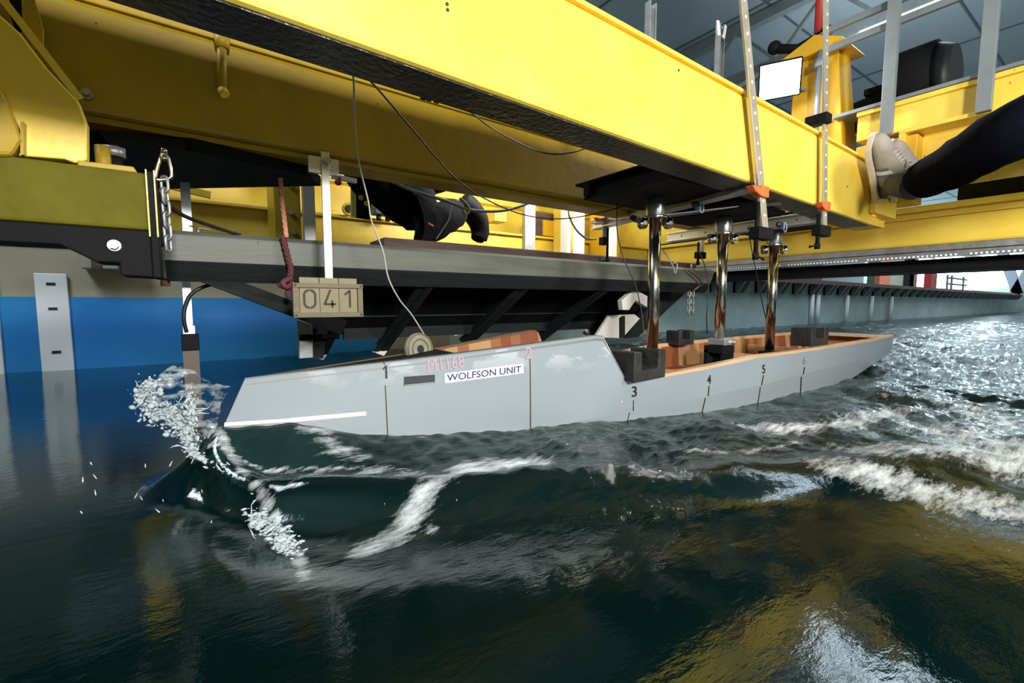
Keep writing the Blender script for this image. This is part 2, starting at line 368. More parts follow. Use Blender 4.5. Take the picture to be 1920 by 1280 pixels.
# pipe socket on rear beam
t = thing('drain_spout', (0, 1.3, .8), 'short yellow pipe with flared top welded to the rear beam face', 'pipe')
a = at(416, 68, Y=1.302); b = at(416, 168, Y=1.302)
mb = MB(); mb.cyl(a, b, .010); mb.cyl(a, a+V((0, 0, -.028)), .017, .014); make('pipe_body', mb, YEL2, t)
mb = MB(); mb.tube([b, b+V((.006, -.006, -.012))], .011); make('pipe_foot', mb, YEL, t)
for (u, v, lab) in ((163, 178, 'rusty bolt on the rear beam beside the sloping brace'),):
    p = at(u, v, Y=1.32); mb = MB(); mb.cyl(p, p+V((0, -.022, 0)), .007, n=6); mb.cyl(p, p+V((0, -.008, 0)), .011)
    make('beam_bolt', mb, GALV, None, lab, 'bolt')
# left lower beam, end plate, brace
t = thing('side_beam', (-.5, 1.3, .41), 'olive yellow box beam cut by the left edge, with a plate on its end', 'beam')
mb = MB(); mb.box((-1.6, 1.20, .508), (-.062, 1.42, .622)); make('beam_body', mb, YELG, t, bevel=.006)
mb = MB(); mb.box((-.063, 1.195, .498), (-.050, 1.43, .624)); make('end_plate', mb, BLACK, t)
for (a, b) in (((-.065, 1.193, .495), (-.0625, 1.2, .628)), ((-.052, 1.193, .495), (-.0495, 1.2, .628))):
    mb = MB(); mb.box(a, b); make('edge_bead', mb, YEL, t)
mb = MB(); mb.prism([(-1.6, 1.2, .502), (-1.6, 1.2, .47), (-.2, 1.2, .47), (-.15, 1.2, .44), (-.115, 1.2, .44), (-.115, 1.2, .415), (-.063, 1.2, .413), (-.063, 1.2, .507), (-1.6, 1.2, .507)], (0, .10, 0)); make('hanger_bracket', mb, BLACK, t, bevel=.003)
mb = MB(); mb.box((-.063, 1.195, .412), (-.050, 1.30, .498)); make('drop_plate', mb, BLACK, t, bevel=.002)
p = at(213, 459, Y=1.19); mb = MB(); mb.cyl(p, p+V((0, .02, 0)), .008, n=6); mb.cyl(p+V((0, .008, 0)), p+V((0, .012, 0)), .011); make('hex_bolt', mb, GALV, t, 'shiny hex bolt')
t = thing('sloping_brace', (-.3, 1.25, .62), 'bright yellow gusset brace rising to the upper left corner from the side beam', 'brace')
def pl(Y, pts): return [at(u, v, Y=Y) for u, v in pts]
mb = MB(); mb.prism(pl(1.22, [(-60, -60), (0, 28), (38, 62), (88, 128), (147, 190), (163, 232), (163, 300), (142, 306), (120, 298), (40, 292), (-60, 285)]), (0, .03, 0)); make('gusset_plate', mb, YEL, t, bevel=.003)
mb = MB(); a, b, c = pl(1.215, [(-60, -85), (88, 118), (150, 185)]); mb.bar(a, c, .012, .006, (0, 1, 0)); make('edge_flange', mb, YEL, t)
mb = MB(); mb.prism(pl(1.20, [(38, 228), (44, 228), (44, 290), (38, 290)]), (0, .02, 0)); make('stiffener_rib', mb, YEL2, t)
mb = MB(); mb.prism(pl(1.19, [(-60, 130), (0, 165), (30, 235), (38, 262), (20, 292), (-60, 290)]), (0, .03, 0)); make('lower_lug', mb, YEL2, t, bevel=.008)
t = thing('brace_bracket', (-.25, 1.3, .85), 'dark folded bracket plates between sloping brace and rear beam end', 'bracket')
mb = MB(); mb.prism(pl(1.27, [(18, -10), (38, -10), (38, 55), (30, 60), (18, 28)]), (0, .01, 0)); make('left_web', mb, BLACK, t)
mb = MB(); mb.prism(pl(1.27, [(42, -10), (62, -10), (80, 52), (80, 92), (64, 92), (42, 56)]), (0, .01, 0)); make('right_web', mb, YEL2, t)
t = thing('stepped_plate', (-.15, 1.3, .62), 'low yellow wedge plate lying on the end of the side beam', 'plate')
mb = MB(); mb.prism(pl(1.21, [(145, 300), (250, 312), (258, 324), (145, 311)]), (0, .08, 0)); make('wedge_plate', mb, YEL2, t, bevel=.002)
p = at(213, 284, Y=1.3); t = thing('rail_buffer', (p.x, 1.3, .62), 'small threaded buffer with a shiny nut beside the brace foot', 'buffer')
mb = MB(); mb.cyl((p.x, 1.3, .622), (p.x, 1.3, p.z-.01), .016); make('threaded_stud', mb, BLACK, t)
mb = MB(); mb.cyl((p.x, 1.3, p.z-.012), (p.x, 1.3, p.z+.008), .021, n=6); make('nut', mb, GALV, t, 'shiny nut')
mb = MB(); mb.cyl((p.x-.016, 1.285, .622), (p.x-.016, 1.285, p.z+.004), .013); make('side_clip', mb, YEL2, t)
# dark platform slung under rear beam
mb = MB(); mb.prism([(-.30, 1.45, .715), (.02, 1.33, .715), (.28, 1.40, .715), (.34, 1.50, .715), (-.1, 1.86, .715), (-.5, 1.8, .715)], (0, 0, .03)); make('slung_platform', mb, BLACK, None, 'black flat platform slung beneath the left end of the rear beam', 'platform', bevel=.003)
mb = MB(); mb.prism(pl(1.31, [(182, 243), (348, 262), (348, 285), (210, 272)]), (0, .02, 0)); make('hook_plate', mb, BLACK, None, 'black bar under the rear beam from which the carabiner hangs', 'bar')

# chain and carabiner
p = at(308, 283, Y=1.3)
t = thing('hanging_chain', (p.x, 1.3, .53), 'steel chain hung from a carabiner at the end of the side beam', 'chain')
q = [at(u, v, Y=1.3) for u, v in ((307, 287), (300, 296), (291, 330), (296, 337), (318, 334), (321, 322), (315, 296))]
mb = MB(); mb.tube(spline(q+[q[0]], 6)[:-1], .0042, 8, True); make('carabiner', mb, STEEL, t, 'pear shaped carabiner')
mb = MB(); mb.tube([at(300, 297, Y=1.3), at(314, 297, Y=1.3)], .006); mb.ball(at(307, 283, Y=1.3), .008); make('swivel', mb, STEEL, t)
def link(c, ax, side, L=.034, W=.016, r=.0033):
    pts = []; ax = V(ax); side = V(side)
    for i in range(14):
        a = 2*math.pi*i/14; pts.append(V(c)+ax*(math.sin(a)*W/2+(L-W)/2*(1 if math.sin(a) > 0 else -1))+side*math.cos(a)*W/2)
    m = MB(); m.tube(pts, r, 6, True); return m
z0 = at(307, 338, Y=1.3).z-.008; x0 = at(308, 340, Y=1.3).x
for i in range(6):
    make('link', link((x0, 1.3, z0-.0262*i), (0, 0, 1), (.8, -.57, 0) if i % 2 == 0 else (.57, .8, 0)), GALV, t)

# tow posts and their mounting brackets
YC = 1.05
posts = [(at(1226, 520, Y=YC).x, 'tow post nearest the bow, standing behind the square-notched gunwale weight'),
         (at(1353, 520, Y=YC).x, 'middle tow post ending in a slotted black clamp foot'),
         (at(1448, 540, Y=YC).x, 'tow post nearest the stern, thinnest looking of the three')]
for i, (x, lab) in enumerate(posts):
    zt = (.725, .705, .69)[i]; zf = (.11, .19, .14)[i]
    t = thing('tow_post', (x, YC, zf), 'Polished steel '+lab, 'post', 'steel tow posts through the model')
    t['label'] = 'polished steel '+lab
    mb = MB(); mb.cyl((x, YC, zf), (x, YC, zt-.03), .0205, n=32); make('post_tube', mb, STEEL, t)
    mb = MB(); mb.cyl((x, YC, zt-.062), (x, YC, zt), .033, n=32); make('sleeve', mb, mat('brushed_steel_%d' % i, (.35, .37, .40), .3, .9, var=.2, vscale=30), t, bevel=.002)
    mb = MB(); mb.cyl((x, YC, zt-.070), (x, YC, zt-.062), .043, n=32); make('collar', mb, STEEL, t, bevel=.001)
    for s in (-1, 1):
        m = MB(); c = V((x+.038*s, YC-.025*s, zt-.085)); m.cyl(c+V((0, -.008, 0)), c+V((0, .008, 0)), .020, n=24); m.box(c+V((-.020, -.008, 0)), c+V((.020, .008, .018)))
        lug = make('clevis_lug', m, STEEL, t)
        m = MB(); m.cyl(c+V((0, -.016, 0)), c+V((0, .012, 0)), .008, n=6); make('pivot_bolt', m, GALV, lug)
    # foot
    m = MB()
    if i == 1:
        for k in range(7):
            a = 2*math.pi*k/7
            m.box((x-.04+.0125*k, YC-.04, .075), (x-.034+.0125*k, YC-.028, .16))
        m.box((x-.045, YC-.042, .155), (x+.045, YC+.04, .185)); m.box((x-.045, YC-.042, .06), (x+.045, YC+.04, .08))
        m.box((x-.045, YC+.02, .07), (x+.045, YC+.04, .17)); m.box((x+.03, YC-.04, .07), (x+.045, YC+.04, .17)); make('slotted_foot', m, BLACK, t, bevel=.002)
        m = MB(); m.box((x-.035, YC-.045, .188), (x+.045, YC+.03, .214)); m.cyl((x+.02, YC-.06, .2), (x+.02, YC-.02, .2), .008); make('clamp_block', m, ALU, t, bevel=.003)
    else:
        m.box((x-.035, YC-.035, .065), (x+.035, YC+.035, .135 if i == 2 else .12)); make('foot_block', m, BLACK, t, bevel=.003)
    # black mounting bracket: I section running across
    x0, x1 = ((x-.19, x+.13), (x-.13, x+.10), (x-.09, x+.10))[i]
    b = thing('mounting_bracket', ((x0+x1)/2, 1.0, zt), ['large black flanged bracket carrying the tow post nearest the bow', 'black flanged bracket over the middle tow post', 'small black bracket over the tow post nearest the stern'][i], 'bracket', 'black brackets under the beams')
    y0, y1 = ((.853, 1.215), (.86, 1.25), (.90, 1.2))[i]
    m = MB(); m.box((x0, y0, zt), (x1, y1, zt+.010)); make('lower_plate', m, BLACK, b, bevel=.002)
    ztt = .788 if i == 0 else .75
    m = MB(); m.box((x0-.005, y0, ztt-.008), (x1, y1+.04, ztt)); make('upper_plate', m, BLACK, b, bevel=.002)
    for xx in (x0+.02, x1-.03):
        m = MB(); m.box((xx, y0+.01, zt+.01), (xx+.012, y1-.01, ztt-.008)); make('web', m, BLACK, b)
    m = MB(); m.box((x0-.01, y1-.035, zt+.01), (x0+.02, y1-.01, ztt-.008)); make('stiffener', m, BLACK, b)

# small hanging spindles above
for i in range(8):
    p = at(1146+i*9, 292+i*1.2, Y=.87); m = MB(); m.cyl((p.x, .87, .75), (p.x, .87, .80), .002 if i % 2 else .0028, n=6)
    make('tie_rod', m, GALV if i % 2 else RUST, None, ['first','second','third','fourth','fifth','sixth','seventh','eighth'][i]+' thin rod from the left hanging above the large black bracket', 'rod', 'thin rods above the large black bracket')

# aluminium strut channels under beams
def channel(a, b, wd, h, lab):
    a, b = V(a), V(b); t = thing('strut_channel', (a+b)/2, lab, 'channel', 'aluminium cross channels under the beams')
    m = MB(); m.bar(a+V((0, 0, h/2-.003)), b+V((0, 0, h/2-.003)), wd, .006); m.bar(a-V((0, 0, h/2-.003)), b-V((0, 0, h/2-.003)), wd, .006)
    m.bar(a, b, wd*.55, h-.006); make('channel_body', m, ALU, t, bevel=.001)
    d = (b-a).normalized(); s = d.cross(V((0, 0, 1)))
    for k in range(5):
        c = a.lerp(b, .12+.19*k)-s*wd*.0; m = MB()
        m.cyl(c+V((-wd*.3, 0, 0)), c+V((-wd*.25, 0, 0)), .004, n=10); make('slot_hole', m, BLKP, t)
    return t
channel((1.63, 1.62, .738), (1.43, .735, .728), .05, .046, 'long aluminium channel passing just behind the tow post nearest the bow')
channel((2.13, 1.56, .710), (2.06, .80, .70), .05, .046, 'aluminium channel passing behind middle and stern tow posts')
m = MB(); m.bar((1.50, 1.50, .715), (1.72, .80, .712), .05, .004); make('thin_plate_strip', m, ALU, None, 'thin flat metal strip lying between the two aluminium channels', 'strip')

# sash clamps
def clamp(name, p0, p1, wd, zj, lab, jaw=.05, screwlen=.12, handle=.06, barmat=TANBAR, holes=0, head=True, dx=-.045, topjaw=False):
    """bar p0(top)->p1(bottom), orange jaw at zj, black screw head at the bottom"""
    p0, p1 = V(p0), V(p1); t = thing('sash_clamp', p1, lab, 'clamp', 'sash clamps gripping the channels to the beams')
    m = MB(); m.bar(p0, p1, wd, .008, (0, 1, 0)); b = make('clamp_bar', m, barmat, t, bevel=.001)
    for k in range(holes):
        c = p0.lerp(p1, (k+.5)/holes); m = MB(); m.cyl(c+V((0, -.0048, 0)), c+V((0, -.0040, 0)), .0042, n=12); make('bar_hole', m, WHITE, b)
    f = (p0.z-zj)/(p0.z-p1.z); c = p0.lerp(p1, f)
    m = MB(); m.box(c+V((-wd*.65, -.014, -.016)), c+V((wd*.65, .014, .016))); m.prism([c+V((-wd*.6, -.012, .010)), c+V((-wd*.6, -.012, -.014)), c+V((-wd*.6-jaw*.6, -.012, -.006)), c+V((-wd*.6-jaw, -.012, .010))], (0, .024, 0))
    make('orange_jaw', m, ORANGE, t, 'orange cast jaw', bevel=.003)
    c = p1
    m = MB(); m.box(c+V((min(dx-.014, -.02), -.016, -.014)), c+V((max(wd*.6, .012), .016, .022))); make('screw_carrier', m, BLACK, t, bevel=.003)
    s0 = c+V((dx, 0, zj-p1.z-.03)); s1 = c+V((dx, 0, -screwlen+.04))
    m = MB(); m.cyl(s1, s0, .0065, n=14); m.cyl(s1, s1+V((0, 0, .02)), .009, n=14); sc = make('screw_spindle', m, BLACK, t)
    m = MB(); m.cyl(s1+V((-handle, 0, .004)), s1+V((handle*.25, 0, .014)), .0032, n=8); m.ball(s1+V((-handle, 0, .004)), .005); m.ball(s1+V((handle*.25, 0, .014)), .005); make('tommy_bar', m, BLACK, sc)
    if topjaw:
        c = V((p0.lerp(p1, .33).x, p0.y, .985)); 
        m = MB(); m.box(c+V((-.022, -.02, -.012)), c+V((.022, .05, .02))); make('top_jaw', m, BLACK, t, bevel=.004)
    return t
clamp('c', (1.262, .715, 1.20), (1.447, .715, .565), .034, .690, 'large sash clamp with long tilted drilled bar over the front beam face', jaw=.05, dx=-.052, screwlen=.115, handle=-.045, holes=16)
clamp('c', (1.775, .715, 1.38), (1.863, .715, .61), .030, .700, 'upright sash clamp with drilled bar on the front beam, right of the tilted one', jaw=.03, dx=-.05, screwlen=.10, handle=.055, holes=19, topjaw=True)
clamp('c', (1.60, 1.53, .76), (1.60, 1.53, .645), .022, .742, 'short sash clamp at the rear end of the long aluminium channel', jaw=.05, dx=.022, screwlen=.135, handle=.05, barmat=GALV)
clamp('c', (2.345, 1.50, .74), (2.345, 1.50, .62), .030, .725, 'short sash clamp with white bar behind the middle tow post', jaw=.04, dx=-.035, screwlen=.09, handle=.0, barmat=WHITE)

# blue spring clips
for i, (u, v, Y, lab) in enumerate([(1193, 412, 1.25, 'blue and black clip left of the collar of the bow tow post'), (1310, 388, .95, 'blue tied clip hanging between bow and middle tow posts'), (1466, 425, .85, 'blue clip beside the collar of the stern tow post')]):
    p = at(u, v, Y=Y); t = thing('wire_clip', p, lab, 'clip', 'blue clips by the tow posts')
    m = MB(); m.ball(p, .013, (1.5, .8, .9)); make('clip_body', m, BLUEP, t)
    m = MB(); m.ball(p+V((-.018, 0, .006)), .013, (1.6, .9, .9)); make('clip_cap', m, BLKP, t)
    m = MB(); m.tube([p+V((.012*math.cos(a), -.012, .018*math.sin(a)-.004)) for a in [k*.7 for k in range(9)]], .0018, 6, True); make('clip_wire', m, GWIRE, t)

# upright channels above the front beam
for (u, v0, v1, Y, x_, lab) in ((1219, 5, 78, .80, .022, 'galvanised upright channel rising above the front beam left of the lamp'), (1347, 45, 155, .80, .02, 'open slotted grey upright with splayed top behind the front beam')):
    a = at(u, v0, Y=Y); b = at(u, v1, Y=Y); t = thing('upright_channel', (b.x, Y, b.z), lab, 'post', 'uprights above the front beam')
    zz = zt1(b.x)+.008
    for s in (-1, 1):
        m = MB(); m.box((b.x+s*x_*.5-.002, Y-.008, zz), (b.x+s*x_*.5+.002, Y+.008, a.z)); make('side_flange', m, GALV, t)
    m = MB(); m.box((b.x-x_*.5, Y+.006, zz), (b.x+x_*.5, Y+.009, a.z)); make('back_web', m, GALV, t)
a = at(1347, 45, Y=.8)
for s in (-1, 1):
    m = MB(); m.bar((a.x+.011*s, .79, a.z-.04), (a.x+.020*s, .79, a.z-.002), .003, .012); make('cable_tie', m, WHITE, None, 'white tie splayed %s the top of the slotted upright' % ('left of' if s < 0 else 'right of'), 'tie')

# flood lamp
p = at(1462, 150, Y=1.19); t = thing('flood_lamp', p, 'blazing white flood lamp mounted beside the yellow pillar above the front beam', 'lamp')
dirv = (V((.75, .30, .55))-p).normalized(); rgt = dirv.cross(V((0, 0, 1))).normalized(); upv = rgt.cross(dirv)
m = MB(); m.obox(p-dirv*.03, (.06, .19, .17), dirv); make('lamp_housing', m, BLACK, t, bevel=.006)
m = MB(); m.obox(p-dirv*.002, (.006, .175, .155), dirv); make('lamp_face', m, mat('lamp_glass', (1, 1, 1), .3, emit=(1, .98, .93), estr=14), t, 'glowing lamp face')
m = MB(); m.bar(p-dirv*.05+V((0, 0, -.02)), (2.66, 1.14, p.z-.03), .03, .012); make('lamp_bracket', m, GREYS, t)
l = bpy.data.lights.new('flood_beam', 'AREA'); l.shape = 'RECTANGLE'; l.size = .10; l.size_y = .08; l.energy = 13; l.color = (1, .97, .9)
lo = bpy.data.objects.new('flood_beam', l); COL.objects.link(lo); lo.location = p+dirv*.006; lo.rotation_euler = dirv.to_track_quat('-Z', 'Y').to_euler()
l = bpy.data.lights.new('flood_spill', 'POINT'); l.energy = 2; l.shadow_soft_size = .05; l.color = (1, .97, .9)
lo = bpy.data.objects.new('flood_spill', l); COL.objects.link(lo); lo.location = p+dirv*.07

# yellow pillar behind lamp
t = thing('lamp_pillar', (2.75, 1.1, .8), 'tapering yellow box pillar with peaked cap behind the flood lamp', 'pillar')
m = MB(); a = [(2.62, 1.20, .80), (2.82, 1.20, .80), (2.82, .92, .80), (2.62, .92, .80)]; b = [(2.65, 1.20, 1.60), (2.80, 1.20, 1.60), (2.80, 1.0, 1.60), (2.65, 1.0, 1.60)]
m.grid([a, b], False, True); m.bm.faces.new([m.bm.verts.new(q) for q in b]); make('pillar_body', m, ORY, t, bevel=.004, fix=True)
m = MB(); m.prism([(2.60, 1.27, 1.60), (2.60, .95, 1.60), (2.60, .97, 1.63), (2.60, 1.09, 1.69), (2.60, 1.25, 1.63)], (.24, 0, 0)); make('pillar_cap', m, ORY, t, bevel=.003)
m = MB(); m.cyl((2.60, 1.06, 1.0), (2.60, 1.06, 1.60), .013); m.cyl((2.60, 1.06, 1.52), (2.60, 1.06, 1.56), .026); make('guide_rod', m, GREYS, t, 'grey guide rod')
m = MB(); m.cyl((2.72, 1.12, 1.66), (2.72, 1.12, 2.6), .022); make('standpipe', m, RED, None, 'red vertical pipe rising from the top of the yellow pillar', 'pipe')
t = thing('pipe_valve', (2.6, 1.15, 1.66), 'dark valve fitting with round knobs at the foot of the red pipe', 'valve')
m = MB(); m.tube([(2.60, 1.27, 1.70), (2.63, 1.18, 1.67), (2.68, 1.10, 1.71)], .024); make('valve_body', m, BLACK, t)
m = MB(); m.ball((2.60, 1.28, 1.71), .035); make('knob', m, BLACK, t); m = MB(); m.ball((2.66, 1.06, 1.71), .03); make('knob', m, BLACK, t)

# right hand upper crossbeam (I section), runs across the tank
t = thing('upper_crossbeam', (2.7, .3, 1.05), 'yellow flanged crossbeam at upper right carrying the railing', 'beam')
m = MB(); m.box((2.60, -1.6, 1.115), (2.74, .885, 1.225)); make('web', m, YEL, t, bevel=.003)
m = MB(); m.box((2.585, -1.6, 1.225), (2.76, .885, 1.245)); make('top_flange', m, YEL, t, bevel=.002)
m = MB(); m.box((2.575, -1.6, 1.098), (2.77, .72, 1.115)); make('bottom_flange', m, YEL, t, bevel=.002)
m = MB(); m.prism([(2.68, -1.6, .86), (2.68, .66, .86), (2.68, .66, 1.098), (2.68, -1.6, 1.098)], (.03, 0, 0)); make('lower_web', m, YEL, t)
m = MB(); m.prism([(2.58, .72, .98), (2.58, .72, 1.098), (2.68, .72, 1.098), (2.68, .72, .98)], (0, -.02, 0)); make('gusset_rib', m, YEL, t)
m = MB(); m.box((2.60, .66, .80), (2.72, .885, 1.09)); make('end_block', m, ORY, t, bevel=.004)
m = MB(); m.box((2.58, -1.6, 1.247), (2.72, .98, 1.262)); make('toe_strip', m, GREYS, t, 'grey strip on top flange')
t = thing('lower_crossbeam', (2.9, .4, .61), 'long yellow crossbeam low at right, behind the tow posts', 'beam')
m = MB(); m.box((2.90, -1.6, .635), (3.05, 3.0, .765)); make('beam_body', m, YEL, t, bevel=.012)
m = MB(); m.box((2.86, -1.6, .795), (3.08, 1.0, .822)); m.box((2.9, -1.6, .765), (3.05, 1.0, .795)); make('top_flange', m, YEL, t, bevel=.003)
m = MB(); m.box((2.86, 1.0, .765), (3.08, 3.0, .785)); make('rear_top_flange', m, YEL, t, bevel=.003)
m = MB(); m.box((2.98, .95, .79), (3.02, 2.95, 1.10)); make('upright_plate', m, YEL, t)
m = MB(); m.box((2.90, 1.35, .787), (2.97, 2.2, .80)); make('slot_strip', m, BLACK, t)
t = thing('cable_tray', (2.9, .4, .56), 'grey perforated tray fixed under the low yellow crossbeam', 'tray')
m = MB(); m.box((2.86, -1.6, .588), (2.875, 2.4, .632)); m.box((2.86, -1.6, .600), (3.02, 2.4, .604)); make('tray_side', m, GALV, t)
m = MB(); m.box((2.855, -1.6, .572), (2.87, 2.4, .589)); make('perforated_edge', m, GREYS, t)
m = MB()
for i in range(150):
    y = -.2+.0165*i
    if i % 23 in (21, 22): continue
    m.obox((2.853, y, .580), (.008, .003, .008), (0, 1, 0))
o = make('tray_perforation', m, mat('painted_hole_light', (.9, .95, 1), .4), t); o['kind'] = 'stuff'  # white dots painted for the light seen through the holes
m = MB(); m.box((2.95, -1.6, .515), (3.25, 2.6, .572)); make('track_girder', m, BLACK, None, 'black girder beneath the perforated tray at right', 'girder', bevel=.004)
m = MB(); m.box((3.0, -1.6, .84), (3.2, .6, 1.0)); make('dark_filler', m, DARK, None, 'dark duct in the gap between the two right crossbeams', 'filler', bevel=.01)  # plain dark box closing the gap between the crossbeams
# end connection of the front beam
t = thing('beam_end_bracket', (2.46, .8, .7), 'yellow stepped bracket joining front beam end to the crossbeams', 'bracket')
m = MB(); m.box((2.402, .755, .70), (2.60, .87, .74)); m.box((2.50, .76, .74), (2.60, .87, .80)); make('bracket_foot', m, YEL, t, bevel=.003)
m = MB(); m.box((2.35, .7155, .735), (2.60, .739, .935)); make('bracket_plate', m, YEL, t, bevel=.003)
# railing
t = thing('guard_railing', (2.78, .5, 1.2), 'grey square tube guard railing above the upper crossbeam', 'railing')
for y in (.76, .455):
    m = MB(); m.box((2.545, y-.022, 1.10), (2.575, y+.022, 2.3)); make('railing_post', m, GREYS, t, bevel=.002)
for z in (1.585, 1.675, 1.90):
    m = MB(); m.box((2.578, -1.6, z-.014), (2.60, 1.02, z+.014)); make('rail_tube', m, GREYS, t, bevel=.002)
m = MB(); m.bar((2.6, 1.02, 1.675), (3.6, 3.6, 1.70), .02, .028); make('distant_rail_tube', m, GREYS, t)
# motor and drum
t = thing('drive_motor', (2.9, .9, 1.26), 'black electric motor with pale end cap on the upper crossbeam', 'motor')
m = MB(); m.cyl((2.95, 1.02, 1.36), (2.90, .83, 1.37), .062, n=28); make('motor_body', m, BLACK, t, bevel=.004)
m = MB(); m.cyl((2.952, 1.05, 1.36), (2.95, 1.02, 1.36), .052, .062, n=28); make('end_cap', m, CREAM, t, 'pale end cap')
m = MB(); m.box((2.87, .87, 1.247), (3.0, .99, 1.31)); make('motor_foot', m, BLACK, t)
m = MB(); m.box((2.88, .89, 1.42), (2.95, .96, 1.45)); make('terminal_box', m, BLACK, t)
t = thing('drum_fan', (2.95, .75, 1.26), 'large black drum housing beside the motor on the crossbeam', 'drum')
m = MB(); m.cyl((2.93, .84, 1.42), (2.93, .68, 1.42), .165, n=40); make('drum_shell', m, BLACK, t, bevel=.006)
m = MB(); m.cyl((2.93, .68, 1.42), (2.93, .62, 1.42), .15, .12, n=40); make('drum_cowl', m, BLKP, t)
m = MB(); m.box((2.85, .70, 1.247), (3.0, .80, 1.30)); make('drum_base', m, GALV, t)

# ------------------------------------------------------------------ rear frames of the carriage seen under the beams
t = thing('rear_frame', (1, 2.4, .5), 'yellow rear carriage frame seen in the gap under the rear beam', 'frame')
m = MB(); m.box((-.22, 2.30, .55), (2.88, 2.42, .765)); make('lower_girder', m, YEL, t, bevel=.004)
m = MB(); m.box((-.22, 2.27, .765), (2.88, 2.45, .778)); make('lower_flange', m, YEL, t, bevel=.002)
m = MB(); m.box((-.22, 2.62, .80), (2.88, 2.70, 1.15)); make('upper_girder', m, YEL, t, bevel=.004)
m = MB(); m.box((-.22, 2.55, 1.0), (2.88, 2.72, 1.02)); make('upper_flange', m, YEL, t)
m = MB(); a = at(285, 340, Y=2.2); b = at(395, 366, Y=2.2); m.bar(a, b, .02, .025); make('angle_ledge', m, YEL, t)
for (u, wd, m_, n_) in ((538, .10, YEL2, 'stanchion'), (1082, .09, YEL, 'stanchion'), (1150, .09, ORY, 'stanchion')):
    p = at(u, 400, Y=2.1); m = MB(); m.box((p.x-wd/2, 2.08, .55), (p.x+wd/2, 2.27, 1.1)); st = make(n_, m, m_, t, bevel=.004)
    if u == 538:
        for (uu, vv) in ((545, 347), (551, 435), (545, 398)):
            q = at(uu, vv, Y=2.07); mm = MB(); mm.cyl(q, q+V((0, .02, 0)), .010, n=6); make('stanchion_bolt', mm, GALV, st)
for (u0, u1, v0, v1, Y, ma, lab) in ((566, 594, 315, 470, 1.95, ALU, 'broad aluminium upright behind the hanging strap'), (985, 1004, 375, 440, 2.0, GALV, 'drilled aluminium angle between the two bright posts'), (1143, 1156, 430, 490, 1.9, WPLY, 'white upright strip behind the rear sash clamp')):
    a = at(u0, v0, Y=Y); b = at(u1, v1, Y=Y); m = MB(); m.box((a.x, Y, min(b.z, .55)), (b.x, Y+.03, a.z+.15)); t2 = make('upright_strip', m, ma, None, lab, 'upright', bevel=.002)
t = thing('white_pillar', (2.0, 2.0, .6), 'white box pillar behind the rear sash clamp', 'pillar')
a = at(1064, 385, Y=2.0); b = at(1096, 455, Y=2.0); m = MB(); m.box((a.x, 2.0, .55), (b.x, 2.06, a.z+.2)); make('pillar_box', m, WPLY, t, bevel=.003)
m = MB(); m.cyl((a.x+.03, 1.99, .6), (a.x+.03, 1.99, a.z+.1), .006); make('conduit', m, YEL, t)
t = thing('junction_recess', (1.9, 2.28, .7), 'dark open recess in the yellow frame right of the drilled angle', 'recess')
a = at(1003, 397, Y=2.28); b = at(1050, 445, Y=2.28); m = MB(); m.box((a.x, 2.28, b.z), (b.x, 2.30, a.z)); make('recess_back', m, BROWNW, t)
a2 = at(1018, 412, Y=2.275); m = MB(); m.box((a2.x, 2.27, b.z), (b.x-.03, 2.28, a2.z)); make('recess_door', m, ORY, t)
# perforated black angle, ruler, junction box
def plate_px(name, pts, Y, th, ma, parent=None, **k):
    m = MB(); m.prism([at(u, v, Y=Y) for u, v in pts], (0, th, 0)); return make(name, m, ma, parent, **k)
t = thing('drilled_plate', (.6, 1.95, .8), 'black plate with four round holes left of the crouching person', 'plate')
plate_px('plate_body', [(669, 330), (696, 330), (696, 412), (669, 408)], 1.95, .01, BLACK, t)
for (u, v) in ((677, 350), (688, 361), (677, 370), (687, 381)):
    p = at(u, v, Y=1.948); m = MB(); m.cyl(p, p+V((0, .004, 0)), .011, n=20); make('round_hole', m, YEL, t)
t = thing('ruler_strip', (.55, 1.98, .8), 'upright yellow ruler strip with tick marks beside the drilled plate', 'ruler')
plate_px('strip_body', [(658, 345), (668, 345), (668, 408), (658, 407)], 1.96, .006, mat('pale_yellow', (.8, .68, .2), .5), t)
m = MB()
for k in range(14):
    p = at(663, 355+k*3.7, Y=1.955); m.obox(p, (.006, .002, .0015), (1, 0, 0))
make('tick_mark', m, INK, t)['kind'] = 'stuff'
t = thing('junction_box', (.7, 2.24, .8), 'small dark blue electrical box with two glands on the yellow frame', 'box')
p = at(717, 385, Y=2.24); m = MB(); m.box(p+V((-.05, -.03, -.05)), p+V((.05, .03, .05))); make('box_body', m, mat('dark_blue_box', (.03, .06, .12), .5), t, bevel=.006)
for s in (-.02, .025):
    m = MB(); m.cyl(p+V((s, 0, -.05)), p+V((s, 0, -.075)), .012); make('cable_gland', m, BLKP, t)
m = MB(); m.cyl(p+V((.05, 0, 0)), p+V((.068, 0, 0)), .014); make('side_knob', m, BLKP, t)
t = thing('wall_socket', (.5, 2.25, .7), 'round black socket in the yellow frame left of the ruler', 'socket')
p = at(654, 392, Y=2.26); m = MB(); m.cyl(p+V((0, -.01, 0)), p+V((0, .01, 0)), .03, n=24); make('socket_ring', m, YEL, t)
m = MB(); m.cyl(p+V((0, -.014, 0)), p+V((0, .008, 0)), .018, n=24); make('socket_plug', m, BLKP, t)
p = at(932, 407, Y=2.2); m = MB(); m.box(p+V((-.04, -.04, -.03)), p+V((.04, .06, .03))); make('small_ledge', m, YEL, None, 'small yellow ledge block right of the crouching person', 'block', bevel=.004)
p = at(640, 340, Y=1.8); t = thing('red_toggle_rail', p, 'white rail with a red toggle beside the hanging strap', 'rail')
m = MB(); m.bar(at(622, 330, Y=1.8), at(668, 340, Y=1.8), .02, .016); make('rail_bar', m, WHITE, t)
